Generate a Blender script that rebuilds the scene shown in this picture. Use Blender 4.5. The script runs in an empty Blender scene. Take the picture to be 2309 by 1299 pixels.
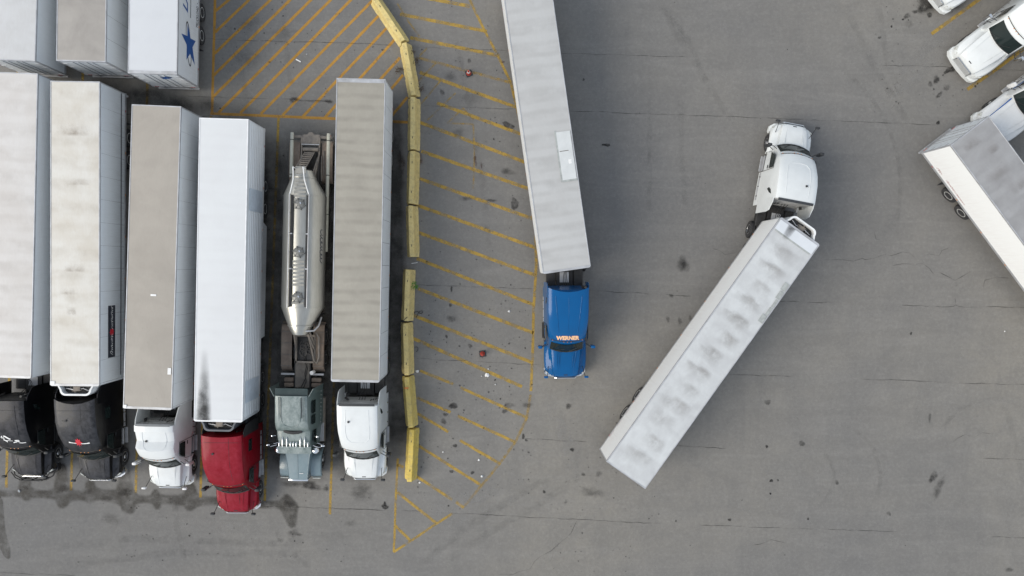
import bpy, bmesh, math, random
from mathutils import Vector, Matrix

random.seed(7)
R = math.radians
SC = bpy.context.scene
COL = SC.collection

# ------------------------------------------------------------------ camera
# photo pixel frame 2309 x 1299; drone about 47 m up, looking almost straight down
PW, PH, FPX, CAMH = 2309.0, 1299.0, 1825.0, 47.4
NADX, NADY = 1130.0, 605.0
_fwd = Vector(((PW / 2 - NADX) / FPX, -(PH / 2 - NADY) / FPX, -1.0)).normalized()
_right = _fwd.cross(Vector((0, 1, 0))).normalized()
_up = _right.cross(_fwd).normalized()
cam_data = bpy.data.cameras.new('camera')
cam_data.sensor_fit = 'HORIZONTAL'
cam_data.sensor_width = 36.0
cam_data.lens = 36.0 * FPX / PW
cam_data.clip_end = 1000.0
cam = bpy.data.objects.new('camera', cam_data)
cam.matrix_world = Matrix(((_right.x, _up.x, -_fwd.x, 0), (_right.y, _up.y, -_fwd.y, 0),
                           (_right.z, _up.z, -_fwd.z, CAMH), (0, 0, 0, 1)))
COL.objects.link(cam)
SC.camera = cam


def PX(px, py, z=0.0):
    """photo pixel -> world point on the level z"""
    d = _fwd * FPX + _right * (px - PW / 2) - _up * (py - PH / 2)
    t = (z - CAMH) / d.z
    return Vector((d.x * t, d.y * t, z))


# ------------------------------------------------------------------ light
SUN_EL, SUN_AZ = 40.0, 200.0      # azimuth: direction towards the sun, degrees from +X
w = bpy.data.worlds.new('World')
SC.world = w
w.use_nodes = True
nt = w.node_tree
nt.nodes.clear()
sky = nt.nodes.new('ShaderNodeTexSky')
sky.sky_type = 'NISHITA'
sky.sun_disc = False
sky.sun_elevation = R(SUN_EL)
sky.sun_rotation = R(90.0 - SUN_AZ)
sky.air_density = 1.0
sky.dust_density = 1.5
bgn = nt.nodes.new('ShaderNodeBackground')
bgn.inputs['Strength'].default_value = 0.15
wo = nt.nodes.new('ShaderNodeOutputWorld')
veil = nt.nodes.new('ShaderNodeMix')      # thin even overcast in front of the blue sky
veil.data_type = 'RGBA'
veil.inputs[0].default_value = 0.60
veil.inputs[7].default_value = (5.2, 5.6, 6.05, 1.0)
nt.links.new(sky.outputs[0], veil.inputs[6])
nt.links.new(veil.outputs[2], bgn.inputs[0])
nt.links.new(bgn.outputs[0], wo.inputs[0])
sun_d = bpy.data.lights.new('sun', 'SUN')
sun_d.energy = 2.5
sun_d.angle = R(38)
sun_d.color = (1.0, 0.93, 0.81)
sun = bpy.data.objects.new('sun', sun_d)
_sd = Vector((math.cos(R(SUN_EL)) * math.cos(R(SUN_AZ)), math.cos(R(SUN_EL)) * math.sin(R(SUN_AZ)), math.sin(R(SUN_EL))))
sun.rotation_euler = _sd.to_track_quat('Z', 'Y').to_euler()
sun.location = (0, 0, 60)
COL.objects.link(sun)
SC.view_settings.view_transform = 'Standard'
SC.view_settings.look = 'None'
SC.view_settings.gamma = 1.0
SC.view_settings.exposure = 0.04
SC.view_settings.use_curve_mapping = False
SC.render.engine = 'CYCLES'


# ------------------------------------------------------------------ materials
def lin(r, g, b):
    f = lambda c: (c / 12.92) if c <= 0.04045 else ((c + 0.055) / 1.055) ** 2.4
    return (f(r / 255.0), f(g / 255.0), f(b / 255.0), 1.0)


class NT:
    def __init__(self, name):
        self.m = bpy.data.materials.new(name)
        self.m.use_nodes = True
        self.t = self.m.node_tree
        self.t.nodes.clear()
        self.out = self.n('ShaderNodeOutputMaterial')
        self.p = self.n('ShaderNodeBsdfPrincipled')
        self.l(self.p.outputs[0], self.out.inputs[0])
        self._co = None

    def n(self, typ, **kw):
        nd = self.t.nodes.new(typ)
        for k, v in kw.items():
            setattr(nd, k, v)
        return nd

    def l(self, a, b):
        self.t.links.new(a, b)

    def setp(self, **kw):
        for k, v in kw.items():
            self.p.inputs[k.replace('_', ' ')].default_value = v

    def co(self):
        if not self._co:
            self._co = self.n('ShaderNodeTexCoord').outputs['Object']
        return self._co

    def noise(self, scale, detail=4.0, rough=0.55, stretch=None, dist=0.0, off=None):
        nd = self.n('ShaderNodeTexNoise')
        nd.inputs['Scale'].default_value = scale
        nd.inputs['Detail'].default_value = detail
        nd.inputs['Roughness'].default_value = rough
        nd.inputs['Distortion'].default_value = dist
        src = self.co()
        if stretch or off:
            mp = self.n('ShaderNodeMapping')
            mp.inputs['Scale'].default_value = stretch or (1, 1, 1)
            mp.inputs['Location'].default_value = off or (0, 0, 0)
            self.l(src, mp.inputs[0])
            src = mp.outputs[0]
        self.l(src, nd.inputs['Vector'])
        return nd.outputs[0]

    def ramp(self, fac, lo, hi, v0=0.0, v1=1.0):
        nd = self.n('ShaderNodeMapRange')
        nd.inputs['From Min'].default_value = lo
        nd.inputs['From Max'].default_value = hi
        nd.inputs['To Min'].default_value = v0
        nd.inputs['To Max'].default_value = v1
        self.l(fac, nd.inputs[0])
        return nd.outputs[0]

    def math(self, op, a, b=None):
        nd = self.n('ShaderNodeMath', operation=op)
        for i, v in enumerate((a, b)):
            if v is None:
                continue
            if isinstance(v, (int, float)):
                nd.inputs[i].default_value = v
            else:
                self.l(v, nd.inputs[i])
        return nd.outputs[0]

    def mix(self, fac, a, b, mode='MIX'):
        nd = self.n('ShaderNodeMix', data_type='RGBA', blend_type=mode)
        for i, v in ((0, fac), (6, a), (7, b)):
            if isinstance(v, (int, float)):
                nd.inputs[i].default_value = v
            elif isinstance(v, tuple):
                nd.inputs[i].default_value = v
            else:
                self.l(v, nd.inputs[i])
        return nd.outputs[2]

    def bump(self, h, strength=0.3, dist=0.01):
        nd = self.n('ShaderNodeBump')
        nd.inputs['Strength'].default_value = strength
        nd.inputs['Distance'].default_value = dist
        self.l(h, nd.inputs['Height'])
        self.l(nd.outputs[0], self.p.inputs['Normal'])

    def color(self, c):
        self.l(c, self.p.inputs['Base Color'])


MATS = {}


def simple(name, col, rough=0.5, metal=0.0, var=0.12, scale=3.0, dirt=None, damt=0.0, bump=0.0):
    if name in MATS:
        return MATS[name]
    k = NT(name)
    k.setp(Roughness=rough, Metallic=metal)
    nz = k.noise(scale, 6, 0.6)
    c = k.mix(k.ramp(nz, 0.3, 0.7, 0, 1), tuple(x * (1 - var) for x in col[:3]) + (1,), tuple(min(1, x * (1 + var)) for x in col[:3]) + (1,))
    if dirt:
        d = k.noise(scale * 0.45, 7, 0.65, off=(3, 7, 1))
        c = k.mix(k.ramp(d, 0.42, 0.68, 0, damt), c, dirt)
    k.color(c)
    if bump:
        k.bump(k.noise(scale * 12, 3), bump, 0.01)
    MATS[name] = k.m
    return k.m


def paint(name, col, dust=0.0, dustcol=(0.22, 0.21, 0.20, 1), rough=0.28, coat=0.4, spec=0.4):
    """coach paint; dust lies on faces that look up"""
    if name in MATS:
        return MATS[name]
    k = NT(name)
    k.setp(Roughness=rough)
    k.p.inputs['Coat Weight'].default_value = coat
    k.p.inputs['Coat Roughness'].default_value = 0.12
    k.p.inputs['Specular IOR Level'].default_value = spec
    nz = k.noise(1.3, 6, 0.6)
    c = k.mix(k.ramp(nz, 0.35, 0.65), tuple(x * 0.93 for x in col[:3]) + (1,), col)
    if dust > 0:
        g = k.n('ShaderNodeNewGeometry')
        sx = k.n('ShaderNodeSeparateXYZ')
        k.l(g.outputs['Normal'], sx.inputs[0])
        upf = k.ramp(sx.outputs[2], 0.45, 0.95)
        d = k.noise(1.6, 8, 0.68, stretch=(1, 1.5, 1), dist=0.6)
        d2 = k.noise(5.5, 5, 0.6, off=(4, 2, 0), dist=1.0)
        m = k.math('MULTIPLY', upf, k.ramp(k.math('ADD', k.math('MULTIPLY', d, 0.65), k.math('MULTIPLY', d2, 0.35)), 0.38, 0.62, 0.12 * dust, dust))
        c = k.mix(m, c, dustcol)
        k.l(k.math('ADD', k.math('MULTIPLY', m, 0.4), rough), k.p.inputs['Roughness'])
    k.color(c)
    MATS[name] = k.m
    return k.m


def roofmat(name, base, dirt, amt=0.5, scale=0.5, band=0.0, spots=0.0, spotcol=(0.12, 0.115, 0.11, 1), rough=0.55, patches=0.0, metal=0.0, bow_shade=0.0):
    k = NT(name)
    k.setp(Roughness=rough, Metallic=metal)
    big = k.noise(scale, 7, 0.62, stretch=(1.0, 1.0, 1.0), dist=0.4)
    c = k.mix(k.ramp(big, 0.38, 0.66, 0, amt), base, dirt)
    fine = k.noise(9, 5, 0.7, stretch=(0.35, 1.2, 1))
    c = k.mix(k.ramp(fine, 0.35, 0.75, 0, 0.22), c, dirt)
    # road film streaks that follow the roof bows
    if band > 0:
        wv = k.n('ShaderNodeTexWave', wave_type='BANDS', bands_direction='X')
        wv.inputs['Scale'].default_value = 0.26
        wv.inputs['Distortion'].default_value = 2.2
        wv.inputs['Detail'].default_value = 4
        wv.inputs['Detail Scale'].default_value = 1.6
        k.l(k.co(), wv.inputs['Vector'])
        gate = k.ramp(k.noise(0.9, 5, 0.6, off=(9, 1, 0)), 0.4, 0.62)
        c = k.mix(k.math('MULTIPLY', k.ramp(wv.outputs[1], 0.45, 1.0, 0, band), gate), c, tuple(x * 0.72 for x in dirt[:3]) + (1,))
    if bow_shade > 0:      # ripple shading painted as darker bands between the roof bows
        wv = k.n('ShaderNodeTexWave', wave_type='BANDS', bands_direction='X')
        wv.inputs['Scale'].default_value = 0.515
        wv.inputs['Distortion'].default_value = 2.2
        wv.inputs['Detail'].default_value = 3
        wv.inputs['Detail Scale'].default_value = 0.9
        k.l(k.co(), wv.inputs['Vector'])
        gate = k.ramp(k.noise(0.9, 6, 0.65, off=(6, 4, 0)), 0.34, 0.62, 0.15, 1.0)
        c = k.mix(k.math('MULTIPLY', k.ramp(wv.outputs[1], 0.35, 1.0, 0, bow_shade), gate), c, tuple(x * 0.78 for x in dirt[:3]) + (1,))
    if patches > 0:
        vo = k.n('ShaderNodeTexVoronoi', feature='F1', distance='CHEBYCHEV')
        vo.inputs['Scale'].default_value = 0.82
        vo.inputs['Randomness'].default_value = 0.55
        mp = k.n('ShaderNodeMapping')
        mp.inputs['Scale'].default_value = (1.0, 0.75, 1)
        ad = k.n('ShaderNodeVectorMath', operation='ADD')
        nn = k.n('ShaderNodeTexNoise')
        nn.inputs['Scale'].default_value = 1.6
        nn.inputs['Detail'].default_value = 5
        k.l(k.co(), nn.inputs['Vector'])
        k.l(k.co(), ad.inputs[0])
        sc = k.n('ShaderNodeVectorMath', operation='SCALE')
        sc.inputs['Scale'].default_value = 0.9
        k.l(nn.outputs[1], sc.inputs[0])
        k.l(sc.outputs[0], ad.inputs[1])
        k.l(ad.outputs[0], mp.inputs[0])
        k.l(mp.outputs[0], vo.inputs['Vector'])
        sx = k.n('ShaderNodeSeparateXYZ')
        k.l(k.co(), sx.inputs[0])
        mid = k.ramp(k.math('ABSOLUTE', sx.outputs[1]), 0.45, 1.0, 1, 0)
        gate = k.ramp(k.noise(0.7, 4, 0.6, off=(2, 5, 0)), 0.36, 0.62)
        f = k.math('MULTIPLY', k.math('MULTIPLY', k.ramp(vo.outputs[0], 0.5, 0.22, 0, patches), mid), gate)
        c = k.mix(f, c, (0.27, 0.262, 0.26, 1))
    if spots > 0:
        sp = k.noise(2.3, 8, 0.75, off=(1, 9, 4))
        c = k.mix(k.ramp(sp, 0.62, 0.76, 0, spots), c, spotcol)
    k.color(c)
    k.bump(k.noise(3.0, 3, 0.5, stretch=(1, 0.6, 1)), 0.25, 0.01)
    return k.m


def sidemat(name, base, dirt=(0.35, 0.33, 0.31, 1), amt=0.25, rough=0.4, metal=0.0):
    if name in MATS:
        return MATS[name]
    k = NT(name)
    k.setp(Roughness=rough, Metallic=metal)
    n1 = k.noise(0.8, 6, 0.65, stretch=(1, 1, 0.3))
    n2 = k.noise(14, 3, 0.6, stretch=(1, 1, 0.06), off=(5, 3, 2))
    sx = k.n('ShaderNodeSeparateXYZ')
    k.l(k.co(), sx.inputs[0])
    low = k.ramp(sx.outputs[2], 1.1, 2.0, 1, 0)
    m = k.math('ADD', k.ramp(n1, 0.45, 0.75, 0, amt * 0.6), k.math('MULTIPLY', k.ramp(n2, 0.4, 0.7, 0, amt), k.math('ADD', k.math('MULTIPLY', low, 0.8), 0.35)))
    k.color(k.mix(m, base, dirt))
    MATS[name] = k.m
    return k.m


def decal(name, col, amax, nlo, nhi, scale, rough=0.6, detail=6, fine=0.0):
    """thin surface film: opacity = vertex attribute 'a' x noise"""
    k = NT(name)
    k.setp(Roughness=rough)
    k.p.inputs['Specular IOR Level'].default_value = 0.25
    at = k.n('ShaderNodeAttribute', attribute_name='a')
    nz = k.noise(scale, detail, 0.65)
    al = k.math('MULTIPLY', at.outputs['Fac'], k.ramp(nz, nlo, nhi, 0.0, amax))
    if fine:
        al = k.math('MULTIPLY', al, k.ramp(k.noise(38, 3, 0.7, off=(2, 2, 2)), 0.34, 0.5, 1 - fine, 1))
    cn = k.noise(2.0, 4, 0.6, off=(8, 8, 8))
    k.color(k.mix(k.ramp(cn, 0.35, 0.65), tuple(x * 0.8 for x in col[:3]) + (1,), col))
    k.l(al, k.p.inputs['Alpha'])
    return k.m


def ground_mat():
    k = NT('pavement')
    k.setp(Roughness=0.85)
    k.p.inputs['Specular IOR Level'].default_value = 0.25
    a = k.noise(0.045, 5, 0.6, dist=0.3)
    c = k.mix(k.ramp(a, 0.36, 0.64), (0.150, 0.149, 0.148, 1), (0.234, 0.219, 0.190, 1))
    b = k.noise(0.55, 8, 0.70, dist=0.5)
    c = k.mix(k.ramp(b, 0.34, 0.68, 0, 0.5), c, (0.125, 0.122, 0.118, 1))
    # wheel-polished streaks
    s = k.noise(0.5, 7, 0.66, stretch=(0.25, 2.2, 1), off=(3, 0, 0), dist=1.2)
    c = k.mix(k.ramp(s, 0.48, 0.72, 0, 0.30), c, (0.27, 0.262, 0.245, 1))
    s2 = k.noise(0.32, 7, 0.66, stretch=(2.2, 0.3, 1), off=(7, 3, 0), dist=1.0)
    c = k.mix(k.ramp(s2, 0.52, 0.76, 0, 0.28), c, (0.115, 0.113, 0.110, 1))
    g = k.noise(5.0, 8, 0.82)
    c = k.mix(k.ramp(g, 0.36, 0.68, 0.0, 0.36), c, (0.085, 0.084, 0.082, 1))
    g3 = k.noise(6.5, 8, 0.82, off=(4, 9, 1))
    c = k.mix(k.ramp(g3, 0.48, 0.72, 0.0, 0.32), c, (0.33, 0.322, 0.305, 1))
    g2 = k.noise(45, 3, 0.7)
    c = k.mix(k.ramp(g2, 0.3, 0.75, 0.22, 0.0), c, (0.32, 0.31, 0.30, 1))
    sp = k.noise(3.1, 9, 0.8, off=(11, 5, 2))
    c = k.mix(k.ramp(sp, 0.63, 0.72, 0, 0.6), c, (0.065, 0.063, 0.061, 1))
    k.color(c)
    k.bump(g2, 0.35, 0.006)
    return k.m


M_RUBBER = simple('tyre_rubber', (0.022, 0.022, 0.024, 1), 0.85, 0, 0.25, 6, (0.07, 0.065, 0.06, 1), 0.5)
M_RIMW = simple('wheel_white', (0.80, 0.80, 0.77, 1), 0.4, 0, 0.05, 6, (0.45, 0.42, 0.38, 1), 0.3)
M_RIMA = simple('wheel_aluminium', (0.62, 0.63, 0.64, 1), 0.28, 0.9, 0.08, 5)
M_BLACK = simple('black_steel', (0.018, 0.018, 0.019, 1), 0.55, 0, 0.3, 4, (0.07, 0.065, 0.058, 1), 0.35)
M_DARKPL = simple('dark_plastic', (0.03, 0.032, 0.035, 1), 0.6, 0, 0.2, 5)
M_ALU = simple('aluminium', (0.50, 0.51, 0.53, 1), 0.42, 0.35, 0.1, 3, (0.2, 0.19, 0.18, 1), 0.4)
M_CHROME = simple('chrome', (0.78, 0.79, 0.80, 1), 0.12, 1.0, 0.03, 3)
M_SEAM = simple('seam_dark', (0.16, 0.165, 0.17, 1), 0.7)
M_STEEL = simple('dusty_steel', (0.16, 0.145, 0.13, 1), 0.7, 0, 0.25, 4, (0.27, 0.23, 0.19, 1), 0.7)
M_RUST = simple('dusty_brown_steel', (0.20, 0.155, 0.125, 1), 0.8, 0, 0.2, 4, (0.30, 0.25, 0.20, 1), 0.6)
M_LENS = simple('headlight_lens', (0.5, 0.51, 0.48, 1), 0.12, 0, 0.05, 6)
M_AMBER = simple('amber_lens', (0.75, 0.25, 0.04, 1), 0.2)
M_RED = simple('red_lens', (0.5, 0.02, 0.015, 1), 0.25)
M_WHITE = simple('white_print', (0.8, 0.8, 0.79, 1), 0.5)
M_BLUEP = simple('blue_print', (0.012, 0.085, 0.30, 1), 0.5)
M_BLACKP = simple('black_print', (0.03, 0.033, 0.045, 1), 0.5)
M_REDP = simple('red_print', (0.55, 0.02, 0.035, 1), 0.5)
M_ORANGEP = simple('orange_print', (0.85, 0.42, 0.20, 1), 0.5)
M_REDSCRIPT = simple('faded_red_print', (0.36, 0.13, 0.13, 1), 0.6)


def glass_mat(name, col):
    k = NT(name)
    k.setp(Roughness=0.06)
    k.p.inputs['Specular IOR Level'].default_value = 0.35
    k.color(k.mix(k.noise(1.5), tuple(x * 0.7 for x in col[:3]) + (1,), col))
    return k.m


M_GLASS = glass_mat('tinted_glass', (0.012, 0.020, 0.019, 1))
M_GLASSG = glass_mat('green_glass', (0.05, 0.085, 0.078, 1))


# ------------------------------------------------------------------ mesh helpers
def new():
    return bmesh.new()


def box(bm, x0, x1, y0, y1, z0, z1):
    v = [bm.verts.new((x, y, z)) for x in (x0, x1) for y in (y0, y1) for z in (z0, z1)]
    for f in ((0, 1, 3, 2), (4, 6, 7, 5), (0, 4, 5, 1), (2, 3, 7, 6), (0, 2, 6, 4), (1, 5, 7, 3)):
        bm.faces.new([v[i] for i in f])
    return v


def obox(bm, c, s, rz=0.0, rx=0.0, ry=0.0):
    m = Matrix.Translation(Vector(c)) @ Matrix.Rotation(rz, 4, 'Z') @ Matrix.Rotation(ry, 4, 'Y') @ Matrix.Rotation(rx, 4, 'X')
    v = box(bm, -s[0] / 2, s[0] / 2, -s[1] / 2, s[1] / 2, -s[2] / 2, s[2] / 2)
    for q in v:
        q.co = m @ q.co
    return v


def rbox(bm, x0, x1, y0, y1, z0, z1, r=0.03, seg=2):
    """box with rounded edges"""
    t = bmesh.new()
    box(t, x0, x1, y0, y1, z0, z1)
    bmesh.ops.bevel(t, geom=t.edges[:], offset=r, segments=seg, affect='EDGES', profile=0.5)
    me = bpy.data.meshes.new('tmp')
    t.to_mesh(me)
    t.free()
    n0 = len(bm.verts)
    bm.from_mesh(me)
    bpy.data.meshes.remove(me)
    bm.verts.ensure_lookup_table()
    return bm.verts[n0:]


def loft(bm, loops, closed=True, cap0=True, cap1=True):
    rows = [[bm.verts.new(p) for p in lp] for lp in loops]
    n = len(rows[0])
    for a, b in zip(rows[:-1], rows[1:]):
        for i in range(n if closed else n - 1):
            j = (i + 1) % n
            try:
                bm.faces.new((a[i], a[j], b[j], b[i]))
            except ValueError:
                pass
    if cap0:
        bm.faces.new(rows[0][::-1])
    if cap1:
        bm.faces.new(rows[-1])
    return rows


def frame_of(d):
    d = d.normalized()
    u = d.cross(Vector((0, 0, 1)))
    if u.length < 1e-3:
        u = d.cross(Vector((0, 1, 0)))
    u.normalize()
    return u, d.cross(u).normalized()


def cyl(bm, p0, p1, r0, r1=None, n=14, caps=True):
    p0, p1 = Vector(p0), Vector(p1)
    r1 = r0 if r1 is None else r1
    u, v = frame_of(p1 - p0)
    lp = []
    for p, r in ((p0, r0), (p1, r1)):
        lp.append([p + (u * math.cos(2 * math.pi * i / n) + v * math.sin(2 * math.pi * i / n)) * r for i in range(n)])
    loft(bm, lp, True, caps, caps)


def tube(bm, pts, r, n=7):
    pts = [Vector(p) for p in pts]
    lp = []
    for i, p in enumerate(pts):
        d = (pts[min(i + 1, len(pts) - 1)] - pts[max(i - 1, 0)])
        u, v = frame_of(d)
        lp.append([p + (u * math.cos(2 * math.pi * k / n) + v * math.sin(2 * math.pi * k / n)) * r for k in range(n)])
    loft(bm, lp)


def lathe_y(bm, prof, n=28, c=(0, 0, 0)):
    """profile (y, r) turned about the Y axis"""
    lp = []
    for y, r in prof:
        lp.append([Vector((c[0] + r * math.cos(2 * math.pi * i / n), c[1] + y, c[2] + r * math.sin(2 * math.pi * i / n))) for i in range(n)])
    loft(bm, lp)


def lathe_z(bm, prof, n=24, c=(0, 0, 0)):
    lp = []
    for z, r in prof:
        lp.append([Vector((c[0] + r * math.cos(2 * math.pi * i / n), c[1] + r * math.sin(2 * math.pi * i / n), c[2] + z)) for i in range(n)])
    loft(bm, lp)


def prism(bm, poly, z0, z1):
    loft(bm, [[Vector((x, y, z0)) for x, y in poly], [Vector((x, y, z1)) for x, y in poly]])


def to_mesh(bm, name, smooth=None):
    bmesh.ops.recalc_face_normals(bm, faces=bm.faces[:])
    me = bpy.data.meshes.new(name)
    bm.to_mesh(me)
    bm.free()
    if smooth is not None:
        me.shade_smooth()
        me.set_sharp_from_angle(angle=R(smooth))
    return me


def obj(name, bm, mat, parent=None, smooth=None, loc=None, rot=None):
    me = bm if isinstance(bm, bpy.types.Mesh) else to_mesh(bm, name, smooth)
    if mat is not None and not me.materials:
        me.materials.append(mat)
    o = bpy.data.objects.new(name, me)
    COL.objects.link(o)
    if parent:
        o.parent = parent
    if loc:
        o.location = loc
    if rot:
        o.rotation_euler = rot
    return o


def tag(o, label, cat, group=None):
    o['label'] = label
    o['category'] = cat
    if group:
        o['group'] = group
    return o


def thing(name, label, cat, loc, rz, group=None):
    o = bpy.data.objects.new(name, None)
    COL.objects.link(o)
    o.empty_display_size = 0.3
    o.location = loc
    o.rotation_euler = (0, 0, rz)
    return tag(o, label, cat, group)


def set_attr(me, vals):
    at = me.attributes.new('a', 'FLOAT', 'POINT')
    for i, v in enumerate(vals):
        at.data[i].value = v


def text_mesh(s, size=1.0, shear=0.0, bold=0.0, spacing=1.0):
    cu = bpy.data.curves.new('lettering', 'FONT')
    cu.body = s
    cu.size = size
    cu.shear = shear
    cu.offset = bold
    cu.space_character = spacing
    cu.align_x = 'CENTER'
    cu.align_y = 'CENTER'
    cu.resolution_u = 3
    o = bpy.data.objects.new('lettering', cu)
    COL.objects.link(o)
    bpy.context.view_layer.update()
    dg = bpy.context.evaluated_depsgraph_get()
    me = bpy.data.meshes.new_from_object(o.evaluated_get(dg))
    bpy.data.objects.remove(o)
    bpy.data.curves.remove(cu)
    return me


# wheels: shared meshes
def tyre_prof(y0, wd, r=0.51, ri=0.29):
    h = wd / 2
    return [(y0 - h * 0.8, ri), (y0 - h, ri + 0.07), (y0 - h, r - 0.06), (y0 - h * 0.82, r - 0.01), (y0 - h * 0.3, r), (y0 - h * 0.26, r - 0.018), (y0 - h * 0.1, r - 0.018),
            (y0 - h * 0.06, r), (y0 + h * 0.06, r), (y0 + h * 0.1, r - 0.018), (y0 + h * 0.26, r - 0.018), (y0 + h * 0.3, r), (y0 + h * 0.82, r - 0.01), (y0 + h, r - 0.06), (y0 + h, ri + 0.07), (y0 + h * 0.8, ri)]


def _mk():
    b = new(); lathe_y(b, tyre_prof(0, 0.29)); ME['tyre'] = to_mesh(b, 'tyre', 40)
    b = new(); lathe_y(b, tyre_prof(0, 0.28)); lathe_y(b, tyre_prof(-0.33, 0.28)); ME['dual'] = to_mesh(b, 'dual_tyre', 40)
    # outer face is +y : steer wheel bulges out, dual wheel is a deep dish
    b = new(); lathe_y(b, [(-0.1, 0.295), (0.115, 0.298), (0.12, 0.27), (0.06, 0.25), (0.055, 0.15), (0.12, 0.12), (0.14, 0.10), (0.14, 0.01)], 24)
    for i in range(10):
        a = 2 * math.pi * i / 10
        cyl(b, (0.17 * math.cos(a), 0.05, 0.17 * math.sin(a)), (0.17 * math.cos(a), 0.085, 0.17 * math.sin(a)), 0.016, n=6)
    ME['rim_steer'] = to_mesh(b, 'rim', 40)
    b = new(); lathe_y(b, [(-0.1, 0.294), (0.11, 0.298), (0.118, 0.272), (0.09, 0.25), (0.03, 0.235), (0.02, 0.15), (0.03, 0.115), (0.085, 0.10), (0.10, 0.085), (0.10, 0.01)], 24)
    for i in range(10):
        a = 2 * math.pi * i / 10
        cyl(b, (0.19 * math.cos(a), 0.02, 0.19 * math.sin(a)), (0.19 * math.cos(a), 0.06, 0.19 * math.sin(a)), 0.014, n=6)
    ME['rim_dual'] = to_mesh(b, 'rim', 40)


ME = {}
_mk()


def wheel(parent, x, side, kind, rim_mat, y=None, steer=0.0):
    """side +1 left, -1 right; local x along the vehicle"""
    y = (1.02 if kind == 'steer' else 1.12) if y is None else y
    key = 'tyre' if kind == 'steer' else 'dual'
    o = obj('wheel', ME[key], M_RUBBER, parent, loc=(x, side * y, 0.512), rot=(0, 0, (0 if side > 0 else math.pi) + steer))
    mk = 'rim_' + kind + rim_mat.name
    if mk not in ME:
        ME[mk] = ME['rim_' + kind].copy()
        ME[mk].materials.clear()
        ME[mk].materials.append(rim_mat)
    obj('rim', ME[mk], rim_mat, o)
    return o


# ------------------------------------------------------------------ ground
b = new()
bmesh.ops.create_grid(b, x_segments=8, y_segments=8, size=150)
ground = obj('ground', b, ground_mat())
ground['kind'] = 'structure'
ground['label'] = 'worn grey truck yard pavement with seams, stains and yellow markings'

M_LINE = decal('yellow_line_paint', (0.48, 0.315, 0.065, 1), 0.86, 0.30, 0.56, 1.9, 0.7, 7, 0.35)
M_LINE2 = decal('orange_line_paint', (0.49, 0.265, 0.055, 1), 0.95, 0.24, 0.42, 2.2, 0.7, 7, 0.3)
M_FADED = decal('faded_line_paint', (0.44, 0.29, 0.07, 1), 0.7, 0.36, 0.62, 3.0, 0.7, 7, 0.4)
M_CRACK = decal('crack_film', (0.04, 0.038, 0.036, 1), 0.66, 0.36, 0.66, 0.8, 0.9, 5)  # plain dark ribbon colour for seams and cracks
M_OIL = decal('oil_film', (0.024, 0.022, 0.021, 1), 0.85, 0.25, 0.6, 2.5, 0.45, 6)
M_WET = decal('damp_film', (0.050, 0.045, 0.038, 1), 0.66, 0.28, 0.62, 1.4, 0.5, 6)
M_RUSTST = decal('rust_film', (0.10, 0.045, 0.03, 1), 0.75, 0.3, 0.6, 3, 0.7, 6)
M_TYRE = decal('tyre_mark_film', (0.08, 0.078, 0.076, 1), 0.19, 0.40, 0.75, 1.6, 0.8, 7, 0.5)
M_PALE = decal('dust_film', (0.36, 0.35, 0.335, 1), 0.45, 0.35, 0.7, 1.5, 0.9, 6, 0.4)
_lay = [0]


def strip(name, pts, width, mat, z0=0.004, wob=0.006, seg=0.35, ends=0.0, soft=False):
    """ribbon along photo-pixel points, lying on the ground"""
    _lay[0] += 1
    z = z0 + (_lay[0] % 14) * 0.00025
    P = [PX(x, y, 0) for x, y in pts]
    line = []
    for a, c in zip(P[:-1], P[1:]):
        n = max(1, int((c - a).length / seg))
        for i in range(n):
            line.append(a.lerp(c, i / n))
    line.append(P[-1])
    b = new()
    vals = []
    cols = (-1, -0.55, 0.55, 1) if soft else (-1, 1)
    prev = None
    tot = len(line) - 1
    for i, p in enumerate(line):
        d = (line[min(i + 1, tot)] - line[max(i - 1, 0)]).normalized()
        nrm = Vector((-d.y, d.x, 0))
        row = []
        for cc in cols:
            off = cc * width / 2 + random.uniform(-wob, wob)
            row.append(b.verts.new((p.x + nrm.x * off, p.y + nrm.y * off, z)))
            e = 1.0
            if ends and tot:
                t = i / tot
                e = min(1.0, min(t, 1 - t) / ends + 0.02)
            vals.append((0.0 if (soft and abs(cc) == 1) else 1.0) * e)
        if prev:
            for q in range(len(cols) - 1):
                b.faces.new((prev[q], prev[q + 1], row[q + 1], row[q]))
        prev = row
    me = to_mesh(b, name)
    set_attr(me, vals)
    return obj(name, me, mat, ground)


def line(pts, width=0.14, mat=None):
    return strip('painted_line', pts, width, mat or M_LINE, 0.004)


# hatched box on the left: border, slanted bars, stall lines
line([(487, -70), (478, 257)], 0.15, M_LINE2)
line([(474, 256), (760, 268), (922, 276)], 0.16, M_LINE2)
hat = [((486, 25), (600, -70)), ((485, 73), (634, -70)), ((484, 121), (682, -70)), ((482, 170), (725, -70)), ((480, 219), (772, -70)),
       ((493, 254), (815, -70)), ((542, 255), (838, -48)), ((588, 257), (846, -5)), ((637, 260), (862, 27)), ((683, 263), (876, 59)),
       ((731, 267), (892, 87)), ((776, 269), (902, 130)), ((822, 271), (909, 169)), ((872, 275), (919, 219))]
for p0, p1 in hat:
    line([p0, p1], 0.155, M_LINE2)
for p0, p1 in (((628, 266), (597, 1130)), ((772, 270), (744, 1160)), ((476, 262), (452, 1122)), ((333, 176), (306, 1112)), ((187, 160), (160, 1106)), ((40, 160), (14, 1100))):
    line([p0, p1], 0.15)
line([(897, 1034), (893, 1110), (888, 1245)], 0.13)
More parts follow.
